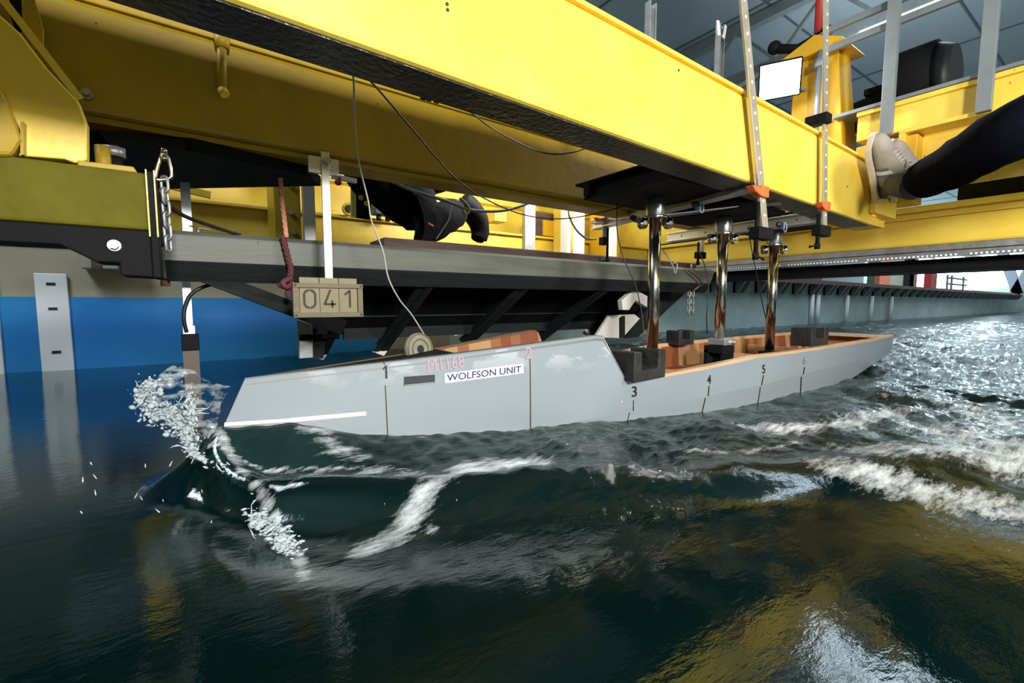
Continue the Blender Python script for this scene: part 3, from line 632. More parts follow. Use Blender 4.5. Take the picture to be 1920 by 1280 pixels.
m = MB(); m.ball(at(634, 342, Y=1.79), .013, (1, 1, .9)); m.cyl(at(636, 332, Y=1.79), at(634, 342, Y=1.79), .006); make('toggle', m, RED, t, 'red toggle')

# ------------------------------------------------------------------ wave beach (long grey trough) behind the model
t = thing('wave_beach', (1.2, 1.6, .4), 'long grey weathered wave beach slung behind the ship model', 'wave beach')
m = MB(); prof = [(1.50, .472), (1.50, .54), (1.515, .552), (1.66, .552), (1.66, .455), (1.56, .425), (1.53, .425)]
x0, x1 = -.062, 2.44
A = [m.bm.verts.new((x0, y, z)) for y, z in prof]; B = [m.bm.verts.new((x1+(.04 if z > .5 else 0)-(y-1.5)*.4, y, z)) for y, z in prof]
m.bm.faces.new(A); m.bm.faces.new(B[::-1])
for i in range(len(A)): m.bm.faces.new((A[i], B[i], B[(i+1) % 7], A[(i+1) % 7]))
make('face_board', m, GREYW, t, bevel=.004)
m = MB(); m.prism([(x0+.01, 1.502, .474), (x0+.01, 1.498, .468), (x0+.01, 1.535, .418), (x0+.01, 1.56, .422)], (2.49, 0, 0)); make('chamfer_strip', m, DARK, t, 'dark chamfer strip')
m = MB(); m.box((.35, 1.90, .300), (2.40, 1.94, .325)); make('lower_rail', m, DARK, t, bevel=.002)
m = MB(); m.box((.35, 1.893, .322), (2.40, 1.90, .326)); make('rail_edge', m, mat('brass_edge', (.35, .26, .1), .5), t)
m = MB(); m.prism([(.37, 1.68, .46), (.37, 2.02, .225), (.37, 2.04, .235), (.37, 1.70, .47)], (2.0, 0, 0)); make('beach_panel', m, BLACK, t)
m = MB(); m.prism([(.52, 1.98, .205), (.52, 1.98, .31), (.52, 2.0, .31), (.52, 2.0, .205)], (1.75, 0, 0)); make('back_panel', m, DARK, t)
for x in (.435, .70, 1.14, 1.62, 2.03):
    m = MB(); m.prism([(x, 1.53, .425), (x, 1.60, .425), (x, 2.12, .17), (x, 2.04, .14)], (.03, 0, 0)); m.prism([(x-.03, 1.54, .425), (x+.03, 1.54, .425), (x+.03, 2.05, .14), (x-.03, 2.05, .14)], (0, .008, .004))
    rb = make('rib', m, DARK, t)
    m = MB(); m.prism([(x-.03, 2.04, .135), (x+.035, 2.04, .15), (x+.01, 2.04, .118)], (0, .05, 0)); make('rib_end', m, WPLY, rb, 'bare timber end')
m = MB(); m.prism([(.02, 1.52, .42), (.12, 1.52, .42), (.42, 1.56, .30), (.40, 1.56, .255)], (0, .05, 0)); make('end_strut', m, DARK, t)
m = MB(); m.prism(pl(1.72, [(1116, 632), (1143, 591), (1190, 589), (1200, 597), (1167, 634), (1140, 633)]), (0, .02, 0)); make('end_gusset', m, WPLY, t, 'white plywood end gusset', bevel=.002)
m = MB(); m.prism(pl(1.70, [(1166, 596), (1172, 592), (1172, 632), (1166, 633)]), (0, .02, 0)); make('gusset_web', m, DARK, t)
m = MB(); m.prism(pl(1.56, [(1166, 563), (1190, 542), (1216, 556), (1216, 577), (1192, 563), (1180, 581), (1168, 581)]), (0, .03, 0)); make('corner_block', m, WPLY, t, 'white corner block', bevel=.002)
for qd, tri in (([(850, 627), (863, 603), (888, 600), (878, 626)], [(850, 624), (860, 628), (852, 629)]), ([(986, 619), (1008, 596), (1017, 608), (1002, 630)], [(985, 618), (1001, 630), (1000, 634), (987, 632)]), ([(1094, 612), (1118, 593), (1128, 603), (1109, 624)], [(1093, 611), (1108, 623), (1105, 631)])):
    m = MB(); m.prism(pl(1.99, qd), (0, .012, 0)); sh = make('rib_shoe', m, GALV, t, 'grey metal rib shoe')
    m = MB(); m.prism(pl(1.985, tri), (0, .012, 0)); make('shoe_end', m, WPLY, sh)
m = MB(); m.prism(pl(1.74, [(1292, 543), (1238, 545), (1172, 634), (1196, 632)]), (0, .04, 0)); make('diagonal_strut', m, DARK, t)
m = MB(); a = at(574, 600, Y=1.72); b = at(574, 672, Y=1.72); m.box((a.x-.028, 1.72, b.z), (a.x+.02, 1.74, a.z)); lg = make('leg_plate', m, GALV, t, 'worn galvanised leg plate', bevel=.003)
m = MB(); p = at(563, 633, Y=1.71); m.cyl(p, p+V((.13, 0, 0)), .010, n=8); make('through_bolt', m, BLACK, lg)
m = MB(); m.prism([at(590, 598, Y=1.75), at(618, 598, Y=1.75), at(606, 672, Y=1.75), at(574, 672, Y=1.75)], (0, .05, 0)); make('leg', m, DARK, t)
m = MB(); m.box((.56, 1.58, .553), (2.42, 1.74, .590)); make('walk_plank', m, BROWNW, None, 'worn purple-brown plank lying along the top of the wave beach', 'plank', bevel=.006)
m = MB(); p = at(310, 528, Y=1.56); m.cyl((p.x, 1.56, p.z-.012), (p.x, 1.56, .43), .011); make('dowel', m, mat('rust_dowel', (.16, .08, .05), .7), None, 'short rusty dowel under the left end of the wave beach', 'dowel')
m = MB(); m.cyl((2.28, 1.52, .555), (2.28, 1.52, .575), .004)
m.tube(spline([at(u, v, Y=1.50) for u, v in ((1235, 462), (1250, 478), (1262, 500), (1266, 512), (1270, 500), (1268, 492), (1262, 494))], 5), .003); make('hook_wire', m, WPLY, None, 'pale bent hook wire near the right end of the wave beach', 'hook')
t = thing('lashing_cord', (2.35, 1.5, .5), 'brown cord lashed around the right end of the wave beach', 'cord')
for dx in (0, .02):
    m = MB(); m.tube([at(1283+dx*400, 505, Y=1.495), at(1302+dx*500, 522, Y=1.492), at(1312+dx*300, 533, Y=1.49), at(1300, 545, Y=1.50)], .003); make('cord_turn', m, ROPE if False else RUST, t)
for i, u in enumerate((1292, 1299)):
    t = thing('short_chain', at(u, 580, Y=1.53), ['left', 'right'][i]+' strand of thin chain hanging under the right end of the wave beach', 'chain', 'thin chains under the wave beach')
    zt = .424
    for k in range(6):
        p = at(u, 560, Y=1.53); make('link', link((p.x, 1.53, zt-.012-.021*k), (0, 0, 1), (.8, -.57, 0) if k % 2 == 0 else (.57, .8, 0), .03, .014, .0028), GALV, t)

# red rope
t = thing('knotted_rope', (.25, 1.48, .4), 'red rope knotted over the wave beach left of the number board', 'rope')
def braid(pts, r, n=10):
    c = spline(pts, n); out = []
    for s in range(3):
        q = []
        for i, p in enumerate(c):
            a = i*.75+s*2.094; q.append(p+V((math.cos(a)*r*.55, math.sin(a)*r*.55, 0)))
        out.append(q)
    return out
m = MB()
for q in braid([at(u, v, Y=1.47) for u, v in ((525, 322), (528, 370), (533, 410), (537, 445))], .006): m.tube(q, .0038, 6)
make('pink_rope_length', m, mat('pink_rope', (.72, .30, .22), .8), t, 'salmon coloured length')
m = MB()
for q in braid([at(u, v, Y=1.475) for u, v in ((530, 442), (538, 475), (545, 505), (540, 525), (525, 534), (540, 540), (545, 530), (540, 548), (541, 557))], .008): m.tube(q, .0048, 6)
m.tube(spline([at(u, v, Y=1.462) for u, v in ((548, 520), (530, 530), (540, 538), (550, 528))], 6), .008); make('dark_rope_knot', m, DROPE, t, 'dark red knotted length')

# ------------------------------------------------------------------ number board on hanging strap
t = thing('run_number_board', (.30, 1.30, .32), 'khaki number board reading 041 hung on an aluminium strap', 'sign')
sy = 1.30
m = MB(); a = at(601, 294, Y=sy); b = at(624, 522, Y=sy); m.box((a.x, sy-.004, .40), (b.x, sy+.002, .757)); make('hanging_strap', m, ALU, t, 'long aluminium strap', bevel=.001)
m = MB(); a = at(578, 290, Y=sy); b = at(636, 330, Y=sy); m.box((a.x, sy+.001, b.z), (b.x, sy+.012, a.z)); make('strap_plate', m, ALU, t)
p = at(612, 303, Y=sy-.006); m = MB(); m.cyl(p, p+V((0, -.012, 0)), .007, n=16); m.cyl(p+V((0, -.012, 0)), p+V((0, -.015, 0)), .010, n=16); make('strap_bolt', m, GALV, t)
X0, X1, Z0, Z1 = .213, .392, .322, .412
m = MB(); m.box((X0, sy-.006, Z0), (X1, sy+.003, Z1)); make('back_board', m, TANP, t)
for (a, b) in (((X0, sy-.016, Z0), (X1, sy-.006, Z0+.013)), ((X0, sy-.016, Z1-.012), (X1, sy-.006, Z1)), ((X0, sy-.014, Z0+.013), (X0+.014, sy-.006, Z1-.012)), ((X1-.014, sy-.014, Z0+.013), (X1, sy-.006, Z1-.012))):
    m = MB(); m.box(a, b); make('frame_batten', m, TAND, t, bevel=.001)
for xx in (X0+.006, X1-.006):
    for zz in (Z0+.006, Z1-.006):
        m = MB(); m.cyl((xx, sy-.018, zz), (xx, sy-.015, zz), .003, n=10); make('screw', m, INK, t)
tw = .0495
def stroke(m, pts, wd, y):
    for a, b in zip(pts, pts[1:]):
        m.bar((a[0], y, a[1]), (b[0], y, b[1]), wd, .001, (0, 1, 0))
    for a in pts: m.cyl((a[0], y-.0006, a[1]), (a[0], y+.0005, a[1]), wd/2, n=12)
for i, ch in enumerate('041'):
    xa = X0+.016+i*tw
    tl = thing('number_tile', (xa+tw/2, sy-.01, .335), {'0': 'khaki stencil tile showing zero, first on the number board', '4': 'khaki stencil tile showing four, middle of the number board', '1': 'khaki stencil tile showing one, last on the number board'}[ch], 'number tile', 'stencil tiles on the number board')
    m = MB(); m.box((xa+.0008, sy-.0105, .334), (xa+tw-.0008, sy-.0065, .427)); make('tile_plate', m, TANP, tl, bevel=.0006)
    m = MB(); cx = xa+tw/2; y = sy-.0112; W = .0055
    if ch == '0':
        for s in (-1, 1):
            stroke(m, [(cx+s*.003, .3935), (cx+s*.009, .391), (cx+s*.0135, .384), (cx+s*.0135, .357), (cx+s*.009, .350), (cx+s*.003, .3475)], W, y)
    elif ch == '4': stroke(m, [(cx+.002, .3935), (cx-.0125, .357), (cx+.0145, .357)], W, y); stroke(m, [(cx+.007, .365), (cx+.007, .350)], W, y)
    else: stroke(m, [(cx-.008, .384), (cx+.004, .3935), (cx+.004, .350)], W, y)
    make('digit_'+{'0': 'zero', '4': 'four', '1': 'one'}[ch], m, INK, tl)

# wave probe
t = thing('wave_probe', (0, 1.6, 0), 'wave probe on a thin strap with a dark blade dipping in front of the bow', 'probe')
p = at(350, 400, Y=1.68); m = MB(); m.box((p.x-.012, 1.68, .54), (p.x+.012, 1.684, .75)); make('upper_strap', m, ALU, t)
p = at(351, 560, Y=1.60); m = MB(); m.box((p.x-.010, 1.60, .24), (p.x+.010, 1.606, .46)); make('lower_strap', m, GALV, t)
m = MB(); m.box((p.x-.03, 1.585, .445), (p.x+.03, 1.62, .455)); make('strap_head', m, GREYS, t)
m = MB(); m.box((p.x-.014, 1.593, .27), (p.x+.014, 1.61, .295)); make('cable_band', m, WHITE, t, 'white tape band')
p = at(357, 640, Y=1.60); m = MB(); m.box((p.x-.021, 1.585, .225), (p.x+.021, 1.62, .272)); make('probe_block', m, BLACK, t, bevel=.002)
m = MB(); m.box((p.x-.019, 1.592, -.30), (p.x+.019, 1.606, .227)); make('probe_blade', m, mat('brown_blade', (.10, .075, .06), .5), t, 'dark brown blade')
p = at(480, 428, Y=1.64); m = MB(); q = at(371, 428, Y=1.6); m.cyl((q.x, 1.6, .552), (q.x, 1.6, .575), .004, n=8); m.cyl((q.x-.02, 1.6, .578), (q.x+.03, 1.6, .570), .002, n=8); make('thumb_screw', m, GALV, None, 'tiny T-handled screw on the wave beach top beside the strap', 'screw')

# wires
def wire(name, pts, Y, r, ma, lab, cat='wire', n=8):
    P3 = [at(p[0], p[1], Y=(p[2] if len(p) > 2 else Y)) for p in pts]
    m = MB(); m.tube(spline(P3, n), r, 6); return make(name, m, ma, None, lab, cat)
wire('signal_wire', [(654, 124, .86), (663, 150, .95), (665, 230, 1.1), (672, 300, 1.2), (690, 375, 1.22), (697, 415, 1.22), (718, 470, 1.22), (728, 520, 1.2), (748, 560, 1.2), (772, 590, 1.2), (796, 628, 1.2)], 1.2, .0022, GWIRE, 'thin grey wire dropping from the front beam to the round weight on deck')
wire('signal_wire', [(678, 134, .86), (720, 180, 1.0), (780, 250, 1.1), (850, 330, 1.2), (905, 370, 1.25), (980, 402, 1.28), (1050, 410, 1.28), (1110, 402, 1.25), (1175, 385, 1.15)], 1.2, .0022, WIRE, 'thin black wire sagging diagonally across the rear beam')
wire('signal_wire', [(845, 184, .86), (880, 208, .95), (930, 245, 1.1), (1000, 280, 1.2), (1040, 289, 1.2), (1080, 284, 1.15), (1120, 268, .95)], 1.2, .0022, WIRE, 'thin black wire looping below the front beam toward the large bracket')
wire('signal_wire', [(1158, 375, 1.16), (1157, 430, 1.13), (1168, 480, 1.1), (1190, 530, 1.08), (1200, 570, 1.07), (1206, 610, 1.06), (1207, 655, 1.05)], 1.2, .0022, WIRE, 'thin black wire falling left of the tow post nearest the bow')
wire('signal_wire', [(1310, 470, 1.15), (1322, 500, 1.12), (1329, 540, 1.1), (1325, 590, 1.1), (1326, 625, 1.12)], 1.2, .0022, WIRE, 'thin black wire hanging left of the middle tow post')
wire('signal_wire', [(1402, 425, 1.1), (1408, 460, 1.1), (1420, 520, 1.1), (1432, 580, 1.1), (1440, 610, 1.1)], 1.2, .0022, WIRE, 'thin black wire slanting down between middle and stern tow posts')
wire('power_cable', [(720, 330, 1.6), (760, 352, 1.6), (840, 378, 1.6), (880, 393, 1.6), (930, 396, 1.6), (965, 390, 1.6), (1010, 374, 1.6)], 1.6, .006, mat('grey_cable', (.12, .13, .15), .45), 'thick grey cable sagging in front of the crouching person', 'cable')
wire('power_cable', [(1073, 378, 1.6), (1066, 400, 1.6), (1080, 430, 1.6), (1100, 447, 1.6), (1118, 448, 1.6)], 1.6, .005, mat('grey_hose', (.25, .28, .28), .45), 'thick grey cable curving down to the rear sash clamp', 'cable')
wire('probe_cable', [(290, 365, 1.35), (340, 402, 1.42), (400, 425, 1.48), (450, 440, 1.52)], 1.45, .005, WIRE, 'black cable crossing from the side beam to the wave beach top', 'cable')
wire('probe_cable', [(428, 528, 1.58), (390, 535, 1.585), (360, 550, 1.585), (347, 575, 1.585), (345, 600, 1.585), (350, 622, 1.59)], 1.58, .005, WIRE, 'black cable curling down to the wave probe block', 'cable')
wire('beam_cable', [(560, 105, .86), (640, 128, .86), (800, 176, .86), (980, 232, .86), (1130, 276, .86)], .86, .0025, WIRE, 'black cable run along the rear lower edge of the front beam', 'cable')
p = at(790, 173, Y=.855)
t = thing('cable_connector', p, 'small rusty connectors under the rear edge of the front beam', 'connector')
for dx in (0, .012, .028):
    m = MB(); m.cyl(p+V((dx, 0, -.006)), p+V((dx+.008, 0, -.006)), .007, n=12); make('connector_barrel', m, RUST if dx else BLACK, t)

# ------------------------------------------------------------------ the ship model
LH = 3.24
TOPB = [(0, .004), (.12, .022), (.37, .062), (.6, .112), (.81, .150), (.96, .172), (1.2, .205), (1.5, .225), (1.9, .235), (2.4, .235), (2.8, .222), (LH, .185)]
TOPZ = [(0, .207), (.37, .229), (.83, .268), (.86, .266), (.985, .134), (1.3, .150), (1.6, .168), (LH, .178)]
CHB = [(0, .003), (.12, .018), (.4, .056), (.77, .104), (1.06, .160), (1.35, .198), (1.7, .224), (2.3, .226), (2.7, .212), (LH, .178)]
CHZ = [(0, .00), (.6, .005), (.8, .022), (1.06, .040), (1.4, .052), (1.9, .068), (LH, .10)]
BIB = [(0, .003), (.12, .015), (.4, .042), (.77, .082), (1.06, .140), (1.35, .176), (1.7, .200), (2.3, .203), (2.7, .192), (LH, .165)]
BIZ = [(0, -.09), (.6, -.06), (1.06, -.030), (1.7, -.035), (2.3, -.03), (2.62, -.012), (LH, .068)]
KEZ = [(0, -.16), (.5, -.16), (1.9, -.12), (2.62, -.05), (LH, .06)]
xst = lambda z: -.012+.44*z
xmap = lambda e, z: xst(z)*(1-e/LH)+e
def unmap(x, z): return (x-xst(z))/(1-xst(z)/LH)
def halfb(x, z):
    e = max(unmap(x, z), 0)
    rows = [(lerp(TOPZ, e), lerp(TOPB, e)), (lerp(CHZ, e), lerp(CHB, e)), (lerp(BIZ, e), lerp(BIB, e))]
    if e > .83 and e < .985: rows[0] = (rows[0][0], lerp(TOPB, e))
    if z >= rows[1][0]: (za, ba), (zb, bb) = rows[0], rows[1]
    else: (za, ba), (zb, bb) = rows[1], rows[2]
    k = (z-zb)/(za-zb); return bb+(ba-bb)*k
def onhull(u, v, off=0):
    lo = None; c = at(u, v, Y=.6); d = (c-_c)/(c-_c).y
    y = .7
    while y < 1.06:
        p = _c+d*y
        if unmap(p.x, p.z) > 0 and p.y >= YC-halfb(p.x, p.z): break
        y += .001
    return p
es = sorted(set([round(.05*i, 4) for i in range(65)]+[.83, .845, .86, .88, .92, .96, .985, .475, .558, LH, .02]))
t = thing('ship_model', (1.6, YC, 0), 'long grey ship test model with raised bow and open wooden stern, in the water', 'ship model')
FR = [1, .8, .64, .46, .3, .15, 0]
pa = onhull(757, 706); pb = onhull(816, 720)
def side_pts(e, s):
    zt, zc, zb, zk = lerp(TOPZ, e), lerp(CHZ, e), lerp(BIZ, e), lerp(KEZ, e)
    bt, bc, bb = lerp(TOPB, e), lerp(CHB, e), lerp(BIB, e)
    P = []
    for f in FR: P.append((zc+(zt-zc)*f, bc+(bt-bc)*f))
    P += [(zb*.5+zc*.5, bb*.5+bc*.5), (zb, bb), (zk*.6+zb*.4, bb*.62), (zk, .002)]
    return [V((xmap(e, z), YC-s*b, z)) for z, b in P]
m = MB(); SL = []
for s in (1, -1):
    rows = [side_pts(e, s) for e in es]
    vs = [[m.bm.verts.new(p) for p in r] for r in rows]
    for i, (a, b) in enumerate(zip(vs, vs[1:])):
        for k in range(len(a)-1):
            slot = s == 1 and abs(es[i]-.475) < .001 and k in ()
            f = m.bm.faces.new((a[k], a[k+1], b[k+1], b[k])); f.smooth = True
    E = vs[-1]
    for k in range(len(E)-1):
        pass
    SL.append(vs)
e1, e2 = SL[0][-1], SL[1][-1]
for k in range(len(e1)-1): m.bm.faces.new((e1[k], e1[k+1], e2[k+1], e2[k]))
for vs in SL:
    for a_, b_ in zip(vs, vs[1:]):
        for k in (6, 8):
            ed_ = m.bm.edges.get((a_[k], b_[k]))
            if ed_: ed_.smooth = False
bmesh.ops.remove_doubles(m.bm, verts=m.bm.verts, dist=.0006)
# hull paint: light grey with pale worn patches
HULL = mat('light_grey_hull_paint', (.26, .295, .325), .33, var=.1, vscale=3, coat=.1)
nt = HULL.node_tree; N = nt.nodes; L = nt.links; bs = N['Principled BSDF']
tc = N.new('ShaderNodeTexCoord'); n = N.new('ShaderNodeTexNoise'); n.inputs['Scale'].default_value = 9; n.inputs['Detail'].default_value = 8; n.inputs['Roughness'].default_value = .6
mp = N.new('ShaderNodeMapping'); mp.inputs['Scale'].default_value = (1, 1, 1.9); L.new(tc.outputs['Object'], mp.inputs[0]); L.new(mp.outputs[0], n.inputs['Vector'])
r = N.new('ShaderNodeValToRGB'); r.color_ramp.elements[0].position = .55; r.color_ramp.elements[1].position = .60
r.color_ramp.elements[0].color = (0, 0, 0, 1); r.color_ramp.elements[1].color = (1, 1, 1, 1); L.new(n.outputs['Fac'], r.inputs[0])
sx = N.new('ShaderNodeSeparateXYZ'); L.new(tc.outputs['Object'], sx.inputs[0])
mr = N.new('ShaderNodeMapRange'); mr.inputs[1].default_value = .17; mr.inputs[2].default_value = .23; L.new(sx.outputs[2], mr.inputs[0])
mr2 = N.new('ShaderNodeMapRange'); mr2.inputs[1].default_value = -.50; mr2.inputs[2].default_value = -.95; L.new(sx.outputs[0], mr2.inputs[0])
mu = N.new('ShaderNodeMath'); mu.operation = 'MULTIPLY'; L.new(r.outputs[0], mu.inputs[0]); L.new(mr.outputs[0], mu.inputs[1])
mu2 = N.new('ShaderNodeMath'); mu2.operation = 'MULTIPLY'; L.new(mu.outputs[0], mu2.inputs[0]); mu2.inputs[1].default_value = .75
mx = N.new('ShaderNodeMix'); mx.data_type = 'RGBA'; L.new(mu2.outputs[0], mx.inputs[0]); mx.inputs[6].default_value = (.26, .295, .325, 1); mx.inputs[7].default_value = (.46, .49, .52, 1)
L.new(mx.outputs[2], bs.inputs['Base Color'])
hull = make('hull', m, HULL, t, 'light grey painted hull with pale worn patches near the top', fix=False)
# inner planking
PLK = bpy.data.materials.new('striped_cedar_planking'); PLK.use_nodes = True; nt = PLK.node_tree; N = nt.nodes; L = nt.links; bs = N['Principled BSDF']
tc = N.new('ShaderNodeTexCoord'); mp = N.new('ShaderNodeMapping'); mp.inputs['Scale'].default_value = (24, .1, .1); L.new(tc.outputs['Object'], mp.inputs[0])
vo = N.new('ShaderNodeTexWhiteNoise'); fl = N.new('ShaderNodeVectorMath'); fl.operation = 'FLOOR'; L.new(mp.outputs[0], fl.inputs[0]); L.new(fl.outputs[0], vo.inputs['Vector'])
r = N.new('ShaderNodeValToRGB'); r.color_ramp.interpolation = 'CONSTANT'; r.color_ramp.elements[0].color = (.26, .07, .025, 1); r.color_ramp.elements[1].color = (.50, .28, .12, 1); r.color_ramp.elements[1].position = .45  # stripe tones lowered, beam shadow held in the timber colour
e = r.color_ramp.elements.new(.75); e.color = (.34, .13, .05, 1); L.new(vo.outputs['Value'], r.inputs[0])
n = N.new('ShaderNodeTexNoise'); n.inputs['Scale'].default_value = 22; L.new(tc.outputs['Object'], n.inputs['Vector'])
mx = N.new('ShaderNodeMix'); mx.data_type = 'RGBA'; mx.blend_type = 'MULTIPLY'; mx.inputs[0].default_value = .4; L.new(r.outputs[0], mx.inputs[6]); L.new(n.outputs['Color'], mx.inputs[7]); L.new(mx.outputs[2], bs.inputs['Base Color']); bs.inputs['Roughness'].default_value = .6
m = MB(); TH = .022
for s in (1, -1):
    rows = []
    for e in [q for q in es if .30 <= q <= 3.20]:
        zt = lerp(TOPZ, e)-.002; b = max(lerp(TOPB, e)-TH, .004); bc = max(lerp(CHB, e)-TH, .003); x = xmap(e, zt); zf = .075
        rows.append([V((x, YC-s*b, zt)), V((x, YC-s*(b*.5+bc*.5), zt*.5+zf*.5)), V((x, YC-s*bc, zf)), V((x, YC, zf-.004))])
    m.grid(rows, False)
    for q in (rows[0], rows[-1]): m.quad(q[0], V((q[0].x, YC, q[0].z)), V((q[0].x, YC, q[3].z)), q[2])
make('inner_planking', m, PLK, t, 'orange and tan striped timber lining', fix=False)
def topstrip(name, e0, e1, ma, wd, h, lab=None, sides=(1, -1)):
    m = MB()
    for s in sides:
        rows = []
        for e in [q for q in es if e0 <= q <= e1]:
            z = lerp(TOPZ, e); b = lerp(TOPB, e); x = xmap(e, z); bi = max(b-wd, .0)
            rows.append([V((x, YC-s*(b+.0008), z-(.011 if e < .9 else .005))), V((x, YC-s*(b-.002), z+h)), V((x, YC-s*bi, z+h)), V((x, YC-s*bi, z-.02))])
        m.grid(rows, False)
    return make(name, m, ma, t, lab, fix=True)
topstrip('gunwale', .985, LH, WOOD, .028, .004, 'bare timber near gunwale along the open stern part', (1,))
topstrip('far_gunwale', .985, LH, WOOD, .012, .012, 'bare timber far gunwale', (-1,))
topstrip('forecastle_edge', .0, .985, mat('dark_grey_edge', (.10, .12, .12), .45), .022, .003, 'dark grey edge of the raised bow section', (1,))
topstrip('far_bow_edge', .0, .985, mat('shadowed_timber_edge', (.12, .07, .035), .6), .010, .003, 'bare timber far edge of the bow section', (-1,))  # far edge timber darkened to carry the beam's shadow
m = MB(); rows = []
for e in [q for q in es if q <= .47]:
    z = lerp(TOPZ, e)+.001; b = max(lerp(TOPB, e)-.01, .001); x = xmap(e, z); rows.append([V((x, YC-b, z)), V((x, YC+b, z))])
m.grid(rows, False); make('bow_deck', m, BLACK, t, 'black bow deck')
m = MB(); z = lerp(TOPZ, 3.1); m.prism([(3.10, YC-.16, z-.01), (3.10, YC+.16, z-.01), (3.23, YC+.16, z-.01), (3.23, YC-.16, z-.01)], (0, 0, .012)); make('stern_deck', m, WOOD, t)
for x in (1.02, 1.98, 2.42):
    b = lerp(TOPB, x)-.02; z = lerp(TOPZ, x)-(.012); m = MB(); m.box((x-.008, YC-b, .07), (x+.008, YC+b, z-.02 if x > 1.5 else z-.01)); make('bulkhead', m, WOOD, t)
# decals mapped on the near side
def hp(x, z, off=.0012): return V((x, YC-halfb(x, z)-off, z))
def decal(name, quadpts, ma, lab=None, nx=8, nz=2, par=None, off=.0012):
    """quad given in (x, z) as tl, tr, br, bl"""
    tl, tr, br, bl = quadpts; m = MB(); rows = []
    for j in range(nz+1):
        g = j/nz; row = []
        for i in range(nx+1):
            f = i/nx
            x = (tl[0]*(1-f)+tr[0]*f)*(1-g)+(bl[0]*(1-f)+br[0]*f)*g; z = (tl[1]*(1-f)+tr[1]*f)*(1-g)+(bl[1]*(1-f)+br[1]*f)*g
            row.append(hp(x, z, off))
        rows.append(row)
    m.grid(rows, False); return make(name, m, ma, par or t, lab, fix=False)
def H(u, v): p = onhull(u, v); return (p.x, p.z)
def textmesh(s, font_sx=1, space=1.0, extr=0):
    cu = bpy.data.curves.new('t', 'FONT'); cu.body = s; cu.size = 1; cu.resolution_u = 4; cu.space_character = space; cu.offset = extr
    ob = bpy.data.objects.new('t', cu); COL.objects.link(ob); bpy.context.view_layer.update()
    me = bpy.data.meshes.new_from_object(ob.evaluated_get(bpy.context.evaluated_depsgraph_get()))
    bm = bmesh.new(); bm.from_mesh(me); bpy.data.objects.remove(ob); bpy.data.meshes.remove(me); bpy.data.curves.remove(cu)
    bmesh.ops.subdivide_edges(bm, edges=[e for e in bm.edges if e.calc_length() > .3], cuts=2, use_grid_fill=False)
    return bm
def hull_text(name, s, quadpts, ma, off=.002, space=1.0, bold=0, lab=None):
    bm = textmesh(s, space=space, extr=bold)
    xs = [v.co.x for v in bm.verts]; ys = [v.co.y for v in bm.verts]; x0, x1, y0, y1 = min(xs), max(xs), min(ys), max(ys)
    tl, tr, br, bl = quadpts
    for v in bm.verts:
        f = (v.co.x-x0)/(x1-x0); g = (y1-v.co.y)/(y1-y0)
        x = (tl[0]*(1-f)+tr[0]*f)*(1-g)+(bl[0]*(1-f)+br[0]*f)*g; z = (tl[1]*(1-f)+tr[1]*f)*(1-g)+(bl[1]*(1-f)+br[1]*f)*g
        v.co = hp(x, z, off)
    m = MB(); m.bm.free(); m.bm = bm
    return make(name, m, ma, t, lab, fix=False)
plq = [H(833, 700), H(980, 681), H(981, 699), H(834, 718)]
decal('name_plate', plq, WHITE, 'white name label reading WOLFSON UNIT', 10, 2)
hull_text('name_lettering', 'WOLFSON UNIT', [H(837, 701.5), H(976, 685), H(976, 697.5), H(837, 714.5)], NAVY, bold=.018, lab='dark blue lettering')
a = [H(757, 706), H(815, 702), H(815, 718), H(757, 724)]
decal('slot_recess', a, BLKP, 'dark rectangular slot', 4, 2, off=.0008)
decal('slot_shelf', [H(758, 721), H(814, 715.5), H(815, 718), H(757, 724)], GREYS, 'grey slot lower lip', 3, 1, off=.0016)
decal('station_number', [H(721.5, 685), H(725, 684.5), H(726, 709), H(722.5, 709.5)], INK, 'black station number 1', 1, 2)
decal('number_flag', [H(721.5, 685), H(724, 686), H(718.5, 693.5), H(716.5, 692)], INK, None, 1, 2)
for (n_, quad, b_) in (('3', ((1184, 724), (1193, 723), (1193, 743), (1184, 744)), .01), ('4', ((1325, 703), (1332, 702), (1332, 719), (1325, 720)), .01), ('5', ((1428, 684), (1434, 683), (1434, 699), (1428, 700)), .01), ('6', ((1505, 669), (1510, 668), (1510, 682), (1505, 683)), 0)):
    hull_text('station_number', n_, [H(*q) for q in quad], INK if n_ != '6' else GREYS, bold=b_, lab='black station number %s' % n_)
hull_text('faded_number', '2', [H(*q) for q in ((984, 651), (997, 650), (996, 671), (984, 673))], REDI, lab='faded red number 2')
hull_text('faded_marking', 'M1168', [H(*q) for q in ((800, 674), (868, 666), (870, 688), (802, 697))], REDI, lab='faded red model marking')
def hline(u0, v0, u1, v1, wpx=1.6):
    a, b, c, d = H(u0-wpx/2, v0), H(u0+wpx/2, v0), H(u1+wpx/2, v1), H(u1-wpx/2, v1)
    decal('station_line', (a, b, c, d), INK, None, 1, 6, off=.0012)
for q in ((719, 678, 721, 683), (722, 722, 727, 822), (993, 672, 994, 803), (1187, 750, 1187, 770), (1180, 773, 1175, 792), (1329, 723, 1327, 742), (1322, 746, 1316, 772), (1431, 703, 1427, 722), (1425, 725, 1420, 758), (1508, 688, 1505, 702), (1502, 706, 1500, 742)):
    hline(*q)
decal('tape_stripe', [H(545, 783), H(686, 771), H(686, 778), H(545, 791)], WHITE, 'white tape stripe near the bow', 8, 1)
decal('tape_stripe', [H(420, 789), H(545, 784), H(545, 790), H(420, 796)], WHITE, 'white tape stripe at the stem', 8, 1)

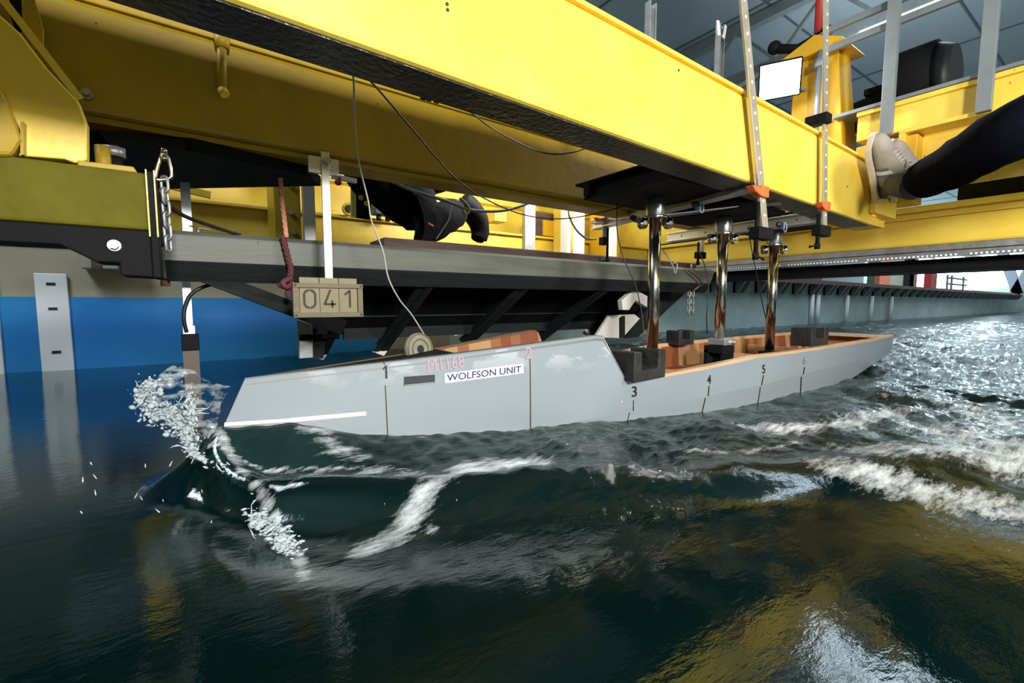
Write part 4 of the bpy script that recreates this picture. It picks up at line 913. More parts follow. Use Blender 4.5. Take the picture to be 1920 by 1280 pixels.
# ballast weights: U shaped iron blocks with a handle bar
def ballast(x, y, z, sx_, sy_, h, rz, lab):
    b = thing('ballast_weight', (x, y, z), lab, 'weight', 'iron ballast weights on the gunwale')
    R = Matrix.Rotation(rz, 3, 'Z'); o = V((x, y, z))
    pr = [(-.5, 0), (.5, 0), (.5, 1), (.26, 1), (.26, .38), (-.26, .38), (-.26, 1), (-.5, 1)]
    m = MB(); m.prism([o+R@V((px*sx_, -sy_/2, pz*h)) for px, pz in pr], R@V((0, sy_, 0))); make('iron_block', m, CONTW, b, bevel=.004)
    m = MB(); m.cyl(o+R@V((-.28*sx_, 0, h*.80)), o+R@V((.28*sx_, 0, h*.80)), .009, n=16); make('handle_bar', m, STEEL, b, 'bare steel handle bar')
    return b
p = onhull(1187, 716); zg = lerp(TOPZ, 1.1)+.004
ballast(1.085, .90, zg-.008, .155, .105, .085, .06, 'large notched iron weight at the foot of the bow tow post')
ballast(1.80, 1.245, lerp(TOPZ, 1.8)+.004, .11, .07, .065, 0, 'iron weight on the far gunwale half hidden behind the middle tow post')
ballast(2.22, .885, lerp(TOPZ, 2.2)+.004, .17, .085, .078, .0, 'notched iron weight on the near gunwale toward the stern')
# round weight on bow
t2 = thing('round_weight', (.53, 1.10, .20), 'round cream painted iron weight standing on edge behind the bow section rim', 'weight')
c0 = at(785, 655, Y=1.10); ax = V((.30, -.95, .12)).normalized()
m = MB(); m.cyl(c0-ax*.007, c0+ax*.007, .043, n=40); make('disc_body', m, CREAM, t2, bevel=.003)
m = MB()
e = ax.orthogonal().normalized(); g = ax.cross(e)
for rr in (.040, .026):
    m.tube([c0+ax*.008+(e*math.cos(a)+g*math.sin(a))*rr for a in [2*math.pi*k/40 for k in range(40)]], .0022, 6, True)
make('raised_rim', m, TAND, t2)
m = MB(); m.cyl(c0+ax*.0065, c0+ax*.0085, .011, n=20); make('centre_hole', m, BLKP, t2)

# ------------------------------------------------------------------ water
rng = np.random.default_rng(3)
def axis(segs):
    out = []
    for a, b, s0, s1 in segs:
        x = a
        while x < b-1e-6:
            out.append(x); f = (x-a)/(b-a); x += s0+(s1-s0)*f
    out.append(segs[-1][1]); return np.array(out)
gx = axis([(-8, -.8, .25, .03), (-.8, -.15, .025, .007), (-.15, 1.3, .007, .008), (1.3, 3.6, .010, .018), (3.6, 9, .02, .07), (9, 31.9, .07, .3)])
gy = axis([(-2.0, -.4, .12, .03), (-.4, .3, .025, .008), (.3, 1.25, .007, .008), (1.25, 2.1, .010, .016), (2.1, YW, .018, .03)])
X, Y = np.meshgrid(gx, gy, indexing='ij')
def waves(X, Y, n, l0, l1, amp, dirm, spread, seed):
    r = np.random.default_rng(seed); H_ = np.zeros_like(X)
    for i in range(n):
        lam = np.exp(r.uniform(np.log(l0), np.log(l1))); k = 2*np.pi/lam; a = dirm+r.normal()*spread; ph = r.uniform(0, 6.28)
        s = np.sin(k*(X*np.cos(a)+Y*np.sin(a))+ph+.6*np.sin(k*.37*(X*np.sin(a)-Y*np.cos(a))+ph*2))
        H_ += (s+.25*(1-np.abs(s))**2*2)*amp*(lam/l1)**.8/np.sqrt(n)
    return H_
def sst(a, b, x): q = np.clip((x-a)/(b-a), 0, 1); return q*q*(3-2*q)
hx = np.interp(X, [0, .12, .4, .77, 1.06, 1.35, 1.7, 2.3, 2.7, 3.0], [.003, .017, .048, .095, .152, .188, .213, .215, .2, .17])
inh = (X > 0.0) & (X < 3.2)
side = np.abs(Y-YC)-np.where((X > 0) & (X < 2.9), hx, 0)
side = np.maximum(side, 0)
hc = np.interp(X, [-.10, -.03, .03, .17, .28, .40, .75, 1.06, 1.35, 1.9, 2.6, 3.2, 3.6, 4.4, 5.2], [.0, .050, .108, .106, .070, .048, .020, .004, -.004, -.024, -.012, -.030, .025, -.01, 0])
wid = np.interp(X, [-.1, .1, .3, .8, 2, 4], [.05, .075, .12, .2, .3, .4])
Hh = hc*np.exp(-(side/wid)**1.6)
# diverging bow wave crest on each side
crest_s = np.interp(X, [0, .1, .3, .6, 1.0, 1.8, 3, 5], [.05, .16, .26, .36, .48, .72, 1.05, 1.6])
ch = np.interp(X, [-.05, .03, .15, .5, 1.0, 2, 3, 5], [0, .034, .050, .042, .022, .020, .016, .01])
Hh += ch*np.exp(-((side-crest_s)/(.05+.03*np.clip(X, 0, 4)))**2)
Hh -= .22*ch*np.exp(-((side-crest_s-.14-.05*np.clip(X, 0, 4))/(.09+.04*np.clip(X, 0, 4)))**2)
# transverse stern waves
st = np.clip(X-2.9, 0, 30)
Hh += .020*np.cos(st*6.0)*np.exp(-st/3.)*sst(2.8, 3.2, X)*np.exp(-((Y-YC)/(.3+.3*st))**2)
chop = waves(X, Y, 46, .07, .45, .017, 2.2, .8, 5)
fine = waves(X, Y, 46, .022, .08, .0034, 1.9, 1.1, 9)
swell = waves(X, Y, 14, .6, 1.6, .010, .15, .25, 12)
act = np.clip(sst(.15, .9, X)*(.35+.65*sst(0, .25, X-.45*np.clip(YC-Y, 0, 9)))+.10, 0, 1)
near = sst(.35, .75, Y)      # calmer towards the camera side
farb = sst(1.3, 1.7, Y)
act = act-.09*(1-sst(-.1, .3, X))
A = act*(.30+.70*np.maximum(near, sst(1.2, 2.2, X)))*(1-.35*farb)
yb = np.interp(X, [-1, .2, .55, .83, 1.0, 1.18], [.56, .46, .46, .52, .50, .36])
calm = 1-sst(-.14, .08, Y-yb)*1.0
calm = calm*(1-sst(1.08, 1.30, X))
A = A*(1-.95*calm)*(1-.55*np.exp(-(side/.10)**2))
fade = 1-sst(5, 14, X)*.5
Hh += chop*A*fade + fine*np.clip(A*1.3, 0, 1)*fade*(X < 6) + swell*(.12+.6*sst(.9, 2, X))*np.where(X < 12, 1, .6)
Hh += fine*.5*np.exp(-((side)/.15)**2)*sst(-.05, .1, X)*(1-sst(.6, 1.2, X))
# slow rise of the undisturbed water into the bow wave
Hh += .010*np.exp(-((X+.12)/.25)**2-((Y-YC)/.35)**2)
# foam coverage painted from breaking regions
foam = np.zeros_like(X)
def blob(pts, r, s, zl=.01):
    global foam
    P2 = [at(u, v, Z=zl) for u, v in pts]
    for a, b in zip(P2, P2[1:]):
        dx, dy = b.x-a.x, b.y-a.y; l2 = dx*dx+dy*dy+1e-9
        q = np.clip(((X-a.x)*dx+(Y-a.y)*dy)/l2, 0, 1); d2 = (X-a.x-q*dx)**2+(Y-a.y-q*dy)**2
        foam = np.maximum(foam, s*np.exp(-d2/r**2))
blob([(1010, 858), (940, 855), (870, 872), (835, 900)], .072, .80, .03)
blob([(835, 900), (790, 930), (735, 965), (680, 985)], .05, .72, .03)
blob([(800, 925), (805, 965)], .03, .6, .02)
blob([(1040, 870), (1110, 885), (1150, 910)], .05, .50, .02)
blob([(1120, 812), (1260, 802), (1350, 790)], .04, .52)
blob([(1390, 792), (1480, 800), (1580, 790), (1680, 768)], .09, .74)
blob([(1300, 850), (1420, 848), (1500, 828)], .05, .60)
blob([(1600, 885), (1700, 905), (1800, 925), (1920, 945)], .16, .72)
blob([(1640, 845), (1760, 850), (1920, 870)], .18, .70)
blob([(1740, 745), (1810, 765), (1920, 815)], .16, .66)
blob([(1770, 800), (1920, 880)], .2, .70)
blob([(1190, 645), (1260, 622), (1330, 612)], .16, .60)
blob([(1370, 618), (1450, 600)], .14, .62)
blob([(1560, 600), (1640, 608)], .2, .6)
blob([(385, 852), (440, 880), (500, 915), (555, 965), (570, 1010)], .022, .68, .05)
blob([(395, 856), (500, 857), (600, 848), (680, 840)], .010, .72, .07)
blob([(430, 800), (560, 800), (640, 815)], .012, .55, .10)
blob([(450, 825), (560, 830), (700, 850), (800, 860)], .08, .62, .06)
blob([(520, 900), (640, 890), (760, 880)], .10, .58, .04)
blob([(540, 1000), (600, 1000), (680, 985)], .03, .5, .01)
blob([(740, 830), (860, 835), (960, 822)], .03, .50, .03)
blob([(420, 955), (600, 940), (700, 905)], .05, .46, .01)
blob([(200, 1050), (330, 1015), (440, 985)], .03, .40, .01)
nv = X.size; me = bpy.data.meshes.new('water')
co = np.stack([X, Y, Hh], -1).reshape(-1, 3)
nx_, ny_ = X.shape
idx = np.arange(nv).reshape(nx_, ny_)
q = np.stack([idx[:-1, :-1], idx[1:, :-1], idx[1:, 1:], idx[:-1, 1:]], -1).reshape(-1, 4)
cx = X[:-1, :-1].ravel(); cyy = Y[:-1, :-1].ravel(); hxx = hx[:-1, :-1].ravel()
keep = ~((cx > .06) & (cx < 3.05) & (np.abs(cyy-YC) < hxx-.022)); q = q[keep]
me.vertices.add(nv); me.vertices.foreach_set('co', co.ravel().astype(np.float32))
me.loops.add(q.size); me.loops.foreach_set('vertex_index', q.ravel().astype(np.int32))
me.polygons.add(len(q)); me.polygons.foreach_set('loop_start', np.arange(0, q.size, 4, dtype=np.int32)); me.polygons.foreach_set('loop_total', np.full(len(q), 4, np.int32))
me.update(); me.validate()
me.polygons.foreach_set('use_smooth', np.ones(len(me.polygons), bool))
ac_ = me.attributes.new('rough', 'FLOAT', 'POINT'); ac_.data.foreach_set('value', np.clip(A*1.2, 0, 1).ravel().astype(np.float32))
at_ = me.attributes.new('foam', 'FLOAT', 'POINT'); at_.data.foreach_set('value', foam.ravel().astype(np.float32))
WAT = bpy.data.materials.new('tank_water'); WAT.use_nodes = True; nt = WAT.node_tree; N = nt.nodes; L = nt.links; N.remove(N['Principled BSDF'])
out = N['Material Output']
body = N.new('ShaderNodeBsdfDiffuse'); body.inputs[0].default_value = (.0012, .012, .012, 1)
tr = N.new('ShaderNodeBsdfTransparent'); tr.inputs[0].default_value = (.45, .66, .64, 1)
mt = N.new('ShaderNodeMixShader'); mt.inputs[0].default_value = .42; L.new(body.outputs[0], mt.inputs[1]); L.new(tr.outputs[0], mt.inputs[2])
gl = N.new('ShaderNodeBsdfGlossy'); gl.inputs['Roughness'].default_value = .05; gl.inputs[0].default_value = (.95, 1, 1, 1)
fr = N.new('ShaderNodeFresnel'); fr.inputs[0].default_value = 1.52
tc = N.new('ShaderNodeTexCoord'); mp = N.new('ShaderNodeMapping'); mp.inputs['Scale'].default_value = (1, 2.2, 1); mp.inputs['Rotation'].default_value = (0, 0, .25)
L.new(tc.outputs['Object'], mp.inputs[0])
n1 = N.new('ShaderNodeTexNoise'); n1.inputs['Scale'].default_value = 26; n1.inputs['Detail'].default_value = 5; n1.inputs['Roughness'].default_value = .6; L.new(mp.outputs[0], n1.inputs['Vector'])
atn = N.new('ShaderNodeAttribute'); atn.attribute_name = 'foam'
sx = N.new('ShaderNodeSeparateXYZ'); L.new(tc.outputs['Object'], sx.inputs[0])
mr = N.new('ShaderNodeMapRange'); mr.inputs[1].default_value = 0; mr.inputs[2].default_value = 1; mr.inputs[3].default_value = .05; mr.inputs[4].default_value = .6; arn = N.new('ShaderNodeAttribute'); arn.attribute_name = 'rough'; L.new(arn.outputs['Fac'], mr.inputs[0])
bp = N.new('ShaderNodeBump'); bp.inputs['Distance'].default_value = .012; L.new(mr.outputs[0], bp.inputs['Strength']); L.new(n1.outputs['Fac'], bp.inputs['Height'])
for nd in (gl, fr, body): L.new(bp.outputs[0], nd.inputs['Normal'])
mw = N.new('ShaderNodeMixShader'); L.new(fr.outputs[0], mw.inputs[0]); L.new(mt.outputs[0], mw.inputs[1]); L.new(gl.outputs[0], mw.inputs[2])
fo = N.new('ShaderNodeBsdfPrincipled'); fo.inputs['Base Color'].default_value = (.80, .86, .88, 1); fo.inputs['Roughness'].default_value = .5
L.new(bp.outputs[0], fo.inputs['Normal'])
mp2 = N.new('ShaderNodeMapping'); mp2.inputs['Scale'].default_value = (9, 34, 9); mp2.inputs['Rotation'].default_value = (0, 0, -.30); L.new(tc.outputs['Object'], mp2.inputs[0])
n2 = N.new('ShaderNodeTexNoise'); n2.inputs['Scale'].default_value = 1.6; n2.inputs['Detail'].default_value = 9; n2.inputs['Roughness'].default_value = .72; L.new(mp2.outputs[0], n2.inputs['Vector'])
ad = N.new('ShaderNodeMath'); ad.operation = 'ADD'; L.new(atn.outputs['Fac'], ad.inputs[0]); L.new(n2.outputs['Fac'], ad.inputs[1])
rp = N.new('ShaderNodeMapRange'); rp.inputs[1].default_value = 1.06; rp.inputs[2].default_value = 1.42; rp.inputs[4].default_value = .92; L.new(ad.outputs[0], rp.inputs[0])
mf = N.new('ShaderNodeMixShader'); L.new(rp.outputs[0], mf.inputs[0]); L.new(mw.outputs[0], mf.inputs[1]); L.new(fo.outputs[0], mf.inputs[2])
L.new(mf.outputs[0], out.inputs['Surface'])
me.materials.append(WAT)
wo = bpy.data.objects.new('water', me); COL.objects.link(wo)
props(wo, 'dark teal tank water with bow wave, chop and white foam streaks around the model', 'water', None, 'stuff')

# ------------------------------------------------------------------ spray
SPR = bpy.data.materials.new('spray_water'); SPR.use_nodes = True; b = SPR.node_tree.nodes['Principled BSDF']
b.inputs['Base Color'].default_value = (.80, .88, .92, 1); b.inputs['Roughness'].default_value = .08; b.inputs['Transmission Weight'].default_value = .55; b.inputs['IOR'].default_value = 1.33; b.inputs['Specular IOR Level'].default_value = .9
def droplets(name, lab, cat, path, spread, n, r0, r1, stretch=(1, 1, 1), seed=1, lig=0):
    r = random.Random(seed); m = MB(); c = spline(path, 8)
    for i in range(n):
        p = c[r.randrange(len(c))]+V([r.gauss(0, s) for s in spread])
        rr = r0+(r1-r0)*r.random()**3
        mt_ = Matrix.Translation(p) @ Matrix.Rotation(r.uniform(-.6, .6), 4, 'Y') @ Matrix.Diagonal((rr*stretch[0]*r.uniform(.8, 1.8), rr*stretch[1], rr*stretch[2]*r.uniform(.8, 1.6), 1))
        qv = bmesh.ops.create_icosphere(m.bm, subdivisions=1, radius=1, matrix=mt_)
        for v in qv['verts']:
            for f in v.link_faces: f.smooth = True
    for i in range(lig):
        p = c[r.randrange(len(c))]+V([r.gauss(0, s*.7) for s in spread]); pts = [p]
        d = V((r.uniform(-.4, .4), r.uniform(-.5, .1), r.uniform(-.9, .5))).normalized()
        for k in range(5): d = (d+V([r.gauss(0, .5) for _ in range(3)])).normalized(); pts.append(pts[-1]+d*r.uniform(.004, .011))
        rad = [r0*.8, r0*2.0, r0*1.1, r0*3.2, r0*1.4, r0*.6]; m.tube(pts, rad, 6)
    return make(name, m, SPR, None, lab, cat, None, 'stuff')
def PP(*a): return [at(u, v, Y=y) for u, v, y in a]
droplets('bow_spray', 'ragged white spray thrown up ahead of the bow around the probe blade', 'spray', PP((283, 722, 1.12), (272, 745, 1.12), (290, 775, 1.12), (322, 770, 1.10), (335, 800, 1.08)), (.010, .01, .009), 620, .0006, .0050, seed=2, lig=16)
droplets('spray_rope', 'rope of white splashing water curving from the spray down to the stem', 'spray', PP((318, 765, 1.10), (342, 805, 1.06), (356, 840, 1.03), (385, 862, 1.0), (440, 890, .95), (490, 925, .88)), (.005, .008, .0032), 600, .0006, .0036, (1.7, 1, 1), seed=3, lig=16)
droplets('spray_rope', 'clear splash strands falling beside the probe blade', 'spray', PP((352, 735, 1.08), (358, 770, 1.06), (360, 800, 1.05), (372, 830, 1.03)), (.006, .01, .008), 160, .0006, .003, (.8, 1, 2), seed=4, lig=8)
droplets('spray_rope', 'white plunging splash in front of the bow wave near the picture bottom', 'spray', PP((475, 965, .80), (500, 985, .77), (530, 1010, .74), (548, 1030, .72)), (.008, .012, .004), 420, .0005, .0024, (2.4, 1, 1), seed=5, lig=6)
m = MB(); r = random.Random(11)
for (u, v) in [(r.uniform(130, 400), r.uniform(870, 985)) for _ in range(13)]+[(r.uniform(640, 900), r.uniform(930, 1070)) for _ in range(9)]:
    p = at(u, v, Y=r.uniform(.62, .82)); p.z = max(p.z, .012+r.random()*.02); d = V((r.uniform(-.3, .4), 0, r.uniform(.3, 1))).normalized()
    m.tube([p, p+d*.002, p+d*r.uniform(.003, .008)], [.0003, .0008, .0003], 5)
make('flying_droplets', m, SPR, None, 'scattered bright droplets flying over the dark water before the bow wave', 'droplets', None, 'stuff')
# thin sheet of water climbing off the stem
SHT = bpy.data.materials.new('thin_water_sheet'); SHT.use_nodes = True; nt = SHT.node_tree; N = nt.nodes; L = nt.links
b = N['Principled BSDF']; b.inputs['Base Color'].default_value = (.36, .42, .44, 1); b.inputs['Roughness'].default_value = .15
tc = N.new('ShaderNodeTexCoord'); mp = N.new('ShaderNodeMapping'); mp.inputs['Scale'].default_value = (10, 10, 26); L.new(tc.outputs['Object'], mp.inputs[0])
n = N.new('ShaderNodeTexNoise'); n.inputs['Scale'].default_value = 2.5; n.inputs['Detail'].default_value = 7; L.new(mp.outputs[0], n.inputs['Vector'])
mr = N.new('ShaderNodeMapRange'); mr.inputs[1].default_value = .45; mr.inputs[2].default_value = .66; mr.inputs[3].default_value = .0; mr.inputs[4].default_value = .8; L.new(n.outputs['Fac'], mr.inputs[0]); L.new(mr.outputs[0], b.inputs['Alpha'])
bp = N.new('ShaderNodeBump'); bp.inputs['Strength'].default_value = .5; bp.inputs['Distance'].default_value = .01; L.new(n.outputs['Fac'], bp.inputs['Height']); L.new(bp.outputs[0], b.inputs['Normal'])
def sheet(name, lab, rows, Yj=.006, seed=1):
    r = random.Random(seed); m = MB(); R_ = []
    for row in rows:
        c = spline(row, 6); R_.append(c)
    G = []
    for j in range(len(R_[0])): G.append(spline([R_[i][j] for i in range(len(R_))], 5))
    for g in G:
        for i in range(len(g)): g[i] = g[i]+V((r.gauss(0, .0018), r.gauss(0, .003), r.gauss(0, .0018)))
    m.grid(G, True); bmesh.ops.recalc_face_normals(m.bm, faces=m.bm.faces)
    o = make(name, m, SHT, None, lab, 'water sheet', None, 'stuff', fix=False)
    s = o.modifiers.new('thick', 'SOLIDIFY'); s.thickness = .0012
    return o
sheet('splash_sheet', 'thin murky sheet of water arching up over the probe blade ahead of the bow', [PP((283, 722, 1.13), (305, 695, 1.13), (345, 688, 1.14), (385, 712, 1.12), (430, 725, 1.08)), PP((300, 765, 1.12), (325, 740, 1.12), (352, 735, 1.12), (390, 745, 1.10), (420, 745, 1.07)), PP((345, 815, 1.05), (352, 800, 1.07), (362, 795, 1.07), (385, 790, 1.06), (412, 780, 1.05)), PP((372, 858, 1.01), (376, 852, 1.02), (385, 845, 1.03), (395, 835, 1.03), (405, 815, 1.04))])

# ------------------------------------------------------------------ people
def skin(name, nodes, edges, ma, parent, root=None, lab=None, sub=2):
    names = list(nodes); me = bpy.data.meshes.new(name); off = OFF[parent.name]
    me.from_pydata([tuple(V(nodes[k][0])-off) for k in names], [(names.index(a), names.index(b)) for a, b in edges], [])
    o = bpy.data.objects.new(name, me); COL.objects.link(o); o.parent = parent; OFF[o.name] = off; me.materials.append(ma)
    s = o.modifiers.new('skin', 'SKIN'); s.use_smooth_shade = True; s.branch_smoothing = .6
    for i, k in enumerate(names):
        rr = nodes[k][1]; me.skin_vertices[0].data[i].radius = rr if isinstance(rr, tuple) else (rr, rr)
        me.skin_vertices[0].data[i].use_root = (k == (root or names[0]))
    q = o.modifiers.new('sub', 'SUBSURF'); q.levels = sub; q.render_levels = sub
    return props(o, lab)
def wrinkle(o, strength=.012, scale=.06):
    tx = bpy.data.textures.new(o.name, 'CLOUDS'); tx.noise_scale = scale; tx.noise_depth = 2
    d = o.modifiers.new('folds', 'DISPLACE'); d.texture = tx; d.strength = strength; d.mid_level = .5
def head(p, t_, face, up=(0, 0, 1)):
    """head with face, hair as child"""
    f = V(face).normalized(); u = (V(up)-f*V(up).dot(f)).normalized(); s = f.cross(u)
    M = Matrix((s, f, u)).transposed()
    m = MB(); c = V(p)
    def W(x, y, z): return c+M@V((x, y, z))
    mt_ = Matrix.Translation(c) @ M.to_4x4() @ Matrix.Diagonal((.078, .097, .115, 1))
    for v in bmesh.ops.create_icosphere(m.bm, subdivisions=4, radius=1, matrix=mt_)['verts']:
        l = M.transposed()@(v.co-c)
        if l.z < -.03: l.x *= 1-.28*min((-.03-l.z)/.08, 1)
        for ex in (-.032, .032):
            d = ((l.x-ex)**2+(l.z-.008)**2)
            if l.y > 0: l.y -= .012*math.exp(-d/.0003)
        if l.y > 0:
            l.y += .022*math.exp(-(l.x**2)/.00012-((l.z+.022)**2)/.0005)+.006*math.exp(-(l.x**2)/.0006-((l.z+.058)**2)/.00006)
        v.co = W(*l)
    for ff in m.bm.faces: ff.smooth = True
    for sx2 in (-1, 1): m.ball(W(sx2*.078, -.005, -.005), .018, (.4, .8, 1))
    make('head', m, SKIN, t_)
    m = MB()
    for sx2 in (-1, 1): m.ball(W(sx2*.031, .078, .008), .011)
    make('eye', m, INK, t_)
    m = MB(); m.ball(W(0, -.022, .03), .100, (.88, .92, 1.02), 3); make('hair', m, HAIR, t_)
def hand(nodes, edges, wrist, key, d, n):
    """palm, four fingers and a thumb as short chains"""
    d = V(d).normalized(); n = V(n).normalized(); s = d.cross(n); w_ = V(wrist)
    nodes[key+'p'] = (w_+d*.05, (.034, .016)); edges.append((key, key+'p'))
    for i, (o_, L_) in enumerate(((-.030, .065), (-.010, .078), (.010, .072), (.029, .056))):
        a = w_+d*.085+s*o_; nodes[key+'a%d' % i] = (a, .0095); nodes[key+'b%d' % i] = (a+d*L_*.55+n*.008, .0088); nodes[key+'c%d' % i] = (a+d*L_*.9+n*.028, .0078)
        edges += [(key+'p', key+'a%d' % i), (key+'a%d' % i, key+'b%d' % i), (key+'b%d' % i, key+'c%d' % i)]
    a = w_+d*.03-s*.034; nodes[key+'t0'] = (a, .012); nodes[key+'t1'] = (a+d*.03-s*.018+n*.01, .0105); nodes[key+'t2'] = (a+d*.055-s*.018+n*.022, .009)
    edges += [(key+'p', key+'t0'), (key+'t0', key+'t1'), (key+'t1', key+'t2')]

# crouching person, kneeling on the wave beach plank
t = thing('person', (.82, 1.72, .58), 'person in black work clothes kneeling on the plank behind the rear beam', 'person')
kn = at(797, 428, Y=1.66); hipL = at(742, 300, Y=1.84); hipR = at(672, 285, Y=1.95); an = at(872, 398, Y=1.80)
nd = {'pel': (at(705, 275, Y=1.92), .15), 'hl': (hipL, .145), 'ml': (at(775, 365, Y=1.74), .128), 'kl': (kn, .088), 'sl': (kn.lerp(an, .5)+V((0, 0, .012)), .085), 'al': (an+V((-.02, 0, 0)), .058),
      'ft': (at(846, 340, Y=1.80), .075), 'hr': (hipR, .13), 'mr': (at(715, 345, Y=1.92), .11), 'kr': (at(765, 405, Y=1.88), .075), 'ar': (at(800, 415, Y=2.06), .045)}
o = skin('trousers', nd, [('pel', 'hl'), ('hl', 'ml'), ('ml', 'kl'), ('kl', 'sl'), ('sl', 'al'), ('hl', 'ft'), ('pel', 'hr'), ('hr', 'mr'), ('mr', 'kr'), ('kr', 'ar')], CLOTH, t); wrinkle(o, .028, .05)
nd = {'w': (V((.62, 1.93, 1.04)), (.16, .12)), 'c': (V((.52, 1.84, 1.26)), (.18, .13)), 'n': (V((.47, 1.78, 1.44)), .065), 'sl': (V((.66, 1.76, 1.36)), .07), 'el': (V((.74, 1.66, 1.14)), .052), 'wl': (V((.66, 1.62, .98)), .038), 'sr': (V((.34, 1.90, 1.36)), .07), 'er': (V((.22, 1.84, 1.13)), .052), 'wr': (V((.24, 1.74, .95)), .038)}
o = skin('jacket', nd, [('w', 'c'), ('c', 'n'), ('c', 'sl'), ('sl', 'el'), ('el', 'wl'), ('c', 'sr'), ('sr', 'er'), ('er', 'wr')], CLOTH, t); wrinkle(o, .015, .06)
nd = {'k': (V((.66, 1.62, .98)), .028)}; ed = []; hand(nd, ed, (.66, 1.62, .98), 'k', (-.3, -.3, -.9), (.3, -.9, 0)); skin('hand', nd, ed, SKIN, t, sub=1)
nd = {'k': (V((.24, 1.74, .95)), .028)}; ed = []; hand(nd, ed, (.24, 1.74, .95), 'k', (0, -.3, -.9), (.3, -.9, 0)); skin('hand', nd, ed, SKIN, t, sub=1)
head((.45, 1.72, 1.55), t, (.1, -.7, -.6))
b0 = an+V((.03, .01, -.01)); m = MB()
pts = [(b0+V((-.04, 0, .055)), .05), (b0+V((0, 0, .03)), .052), (b0+V((.045, .01, -.01)), .050), (b0+V((.06, .015, -.06)), .042), (b0+V((.045, .012, -.10)), .030)]
m.tube(spline([p for p, _ in pts], 4), [lerp([(i*4, r_) for i, (_, r_) in enumerate(pts)], k) for k in range(17)], 16); bt = make('boot', m, BLACK, t, 'black work boot')
m = MB(); m.tube(spline([p+V((.038 if i > 0 else .02, 0, .0)) for i, (p, _) in enumerate(pts)], 4), .012, 8); make('boot_sole', m, BLACK, bt)
m = MB(); m.tube(spline([at(u, v, Y=1.60) for u, v in ((862, 372), (872, 380), (880, 392), (873, 402), (868, 392))], 5), .006, 8); make('tool_cord', m, TANP, t, 'tan cord loop at the ankle')
m = MB(); m.tube(spline([at(u, v, Y=1.585) for u, v in ((846, 385), (842, 410), (830, 430), (818, 448))], 5), .0025, 6); make('trouser_seam', m, GREYS, t, 'grey seam line')
a = at(808, 421, Y=1.57); m = MB(); m.obox(a, (.022, .003, .008), (1, 0, -.4), (0, .4, 1)); make('pocket_tag', m, ORANGE, t, 'tiny orange pocket tag')

# seated person at right, one foot braced on the end of the front beam
t = thing('person', (2.55, -.25, .82), 'person in dark navy jeans bracing a grey shoe against the front beam', 'person')
h2a = at(1730, 335, Y=.60)
ank = at(1716, 348, Y=.545); kne = at(1905, 238, Y=.27); hp_ = V((2.45, -.20, .98))
nd = {'pel': (V((2.56, -.30, .99)), (.17, .13)), 'h1': (hp_, .115), 'm1': (hp_.lerp(kne, .5)+V((0, 0, .02)), .105), 'k1': (kne, .088), 'c1': (kne.lerp(ank, .40)+V((.0, 0, -.012)), .084), 'c1b': (kne.lerp(ank, .75)+V((0, 0, -.004)), .076), 'a1': (ank+V((-.004, .010, .004)), .066),
      'h2': (V((2.70, -.18, .98)), .10), 'k2': (V((2.74, .20, 1.10)), .070), 'a2': (h2a, .045)}
o = skin('jeans', nd, [('pel', 'h1'), ('h1', 'm1'), ('m1', 'k1'), ('k1', 'c1'), ('c1', 'c1b'), ('c1b', 'a1'), ('pel', 'h2'), ('h2', 'k2'), ('k2', 'a2')], JEANS, t, lab='dark navy jeans worn pale at the shin'); wrinkle(o, .022, .07)
pc = V((0, 0, 0))
PALEJ = mat('worn_pale_denim', (.16, .19, .33), .9, var=.6, vscale=40, bump=.5)
nd = {'w': (V((2.62, -.28, 1.05)), (.15, .11)), 'c': (V((2.66, -.42, 1.32)), (.18, .12)), 'n': (V((2.66, -.44, 1.52)), .06), 's1': (V((2.47, -.40, 1.44)), .065), 'e1': (V((2.38, -.38, 1.16)), .05), 'w1': (V((2.42, -.18, 1.02)), .036), 's2': (V((2.85, -.44, 1.44)), .065), 'e2': (V((2.93, -.42, 1.16)), .05), 'w2': (V((2.88, -.22, 1.03)), .036)}
skin('jacket', nd, [('w', 'c'), ('c', 'n'), ('c', 's1'), ('s1', 'e1'), ('e1', 'w1'), ('c', 's2'), ('s2', 'e2'), ('e2', 'w2')], CLOTH, t)
for (p, d) in (((2.42, -.18, 1.02), (.2, .9, 0)), ((2.88, -.22, 1.03), (-.2, .9, 0))):
    nd = {'k': (V(p), .028)}; ed = []; hand(nd, ed, p, 'k', d, (0, 0, -1)); skin('hand', nd, ed, SKIN, t, sub=1)
head((2.66, -.42, 1.64), t, (-.3, .9, -.2))
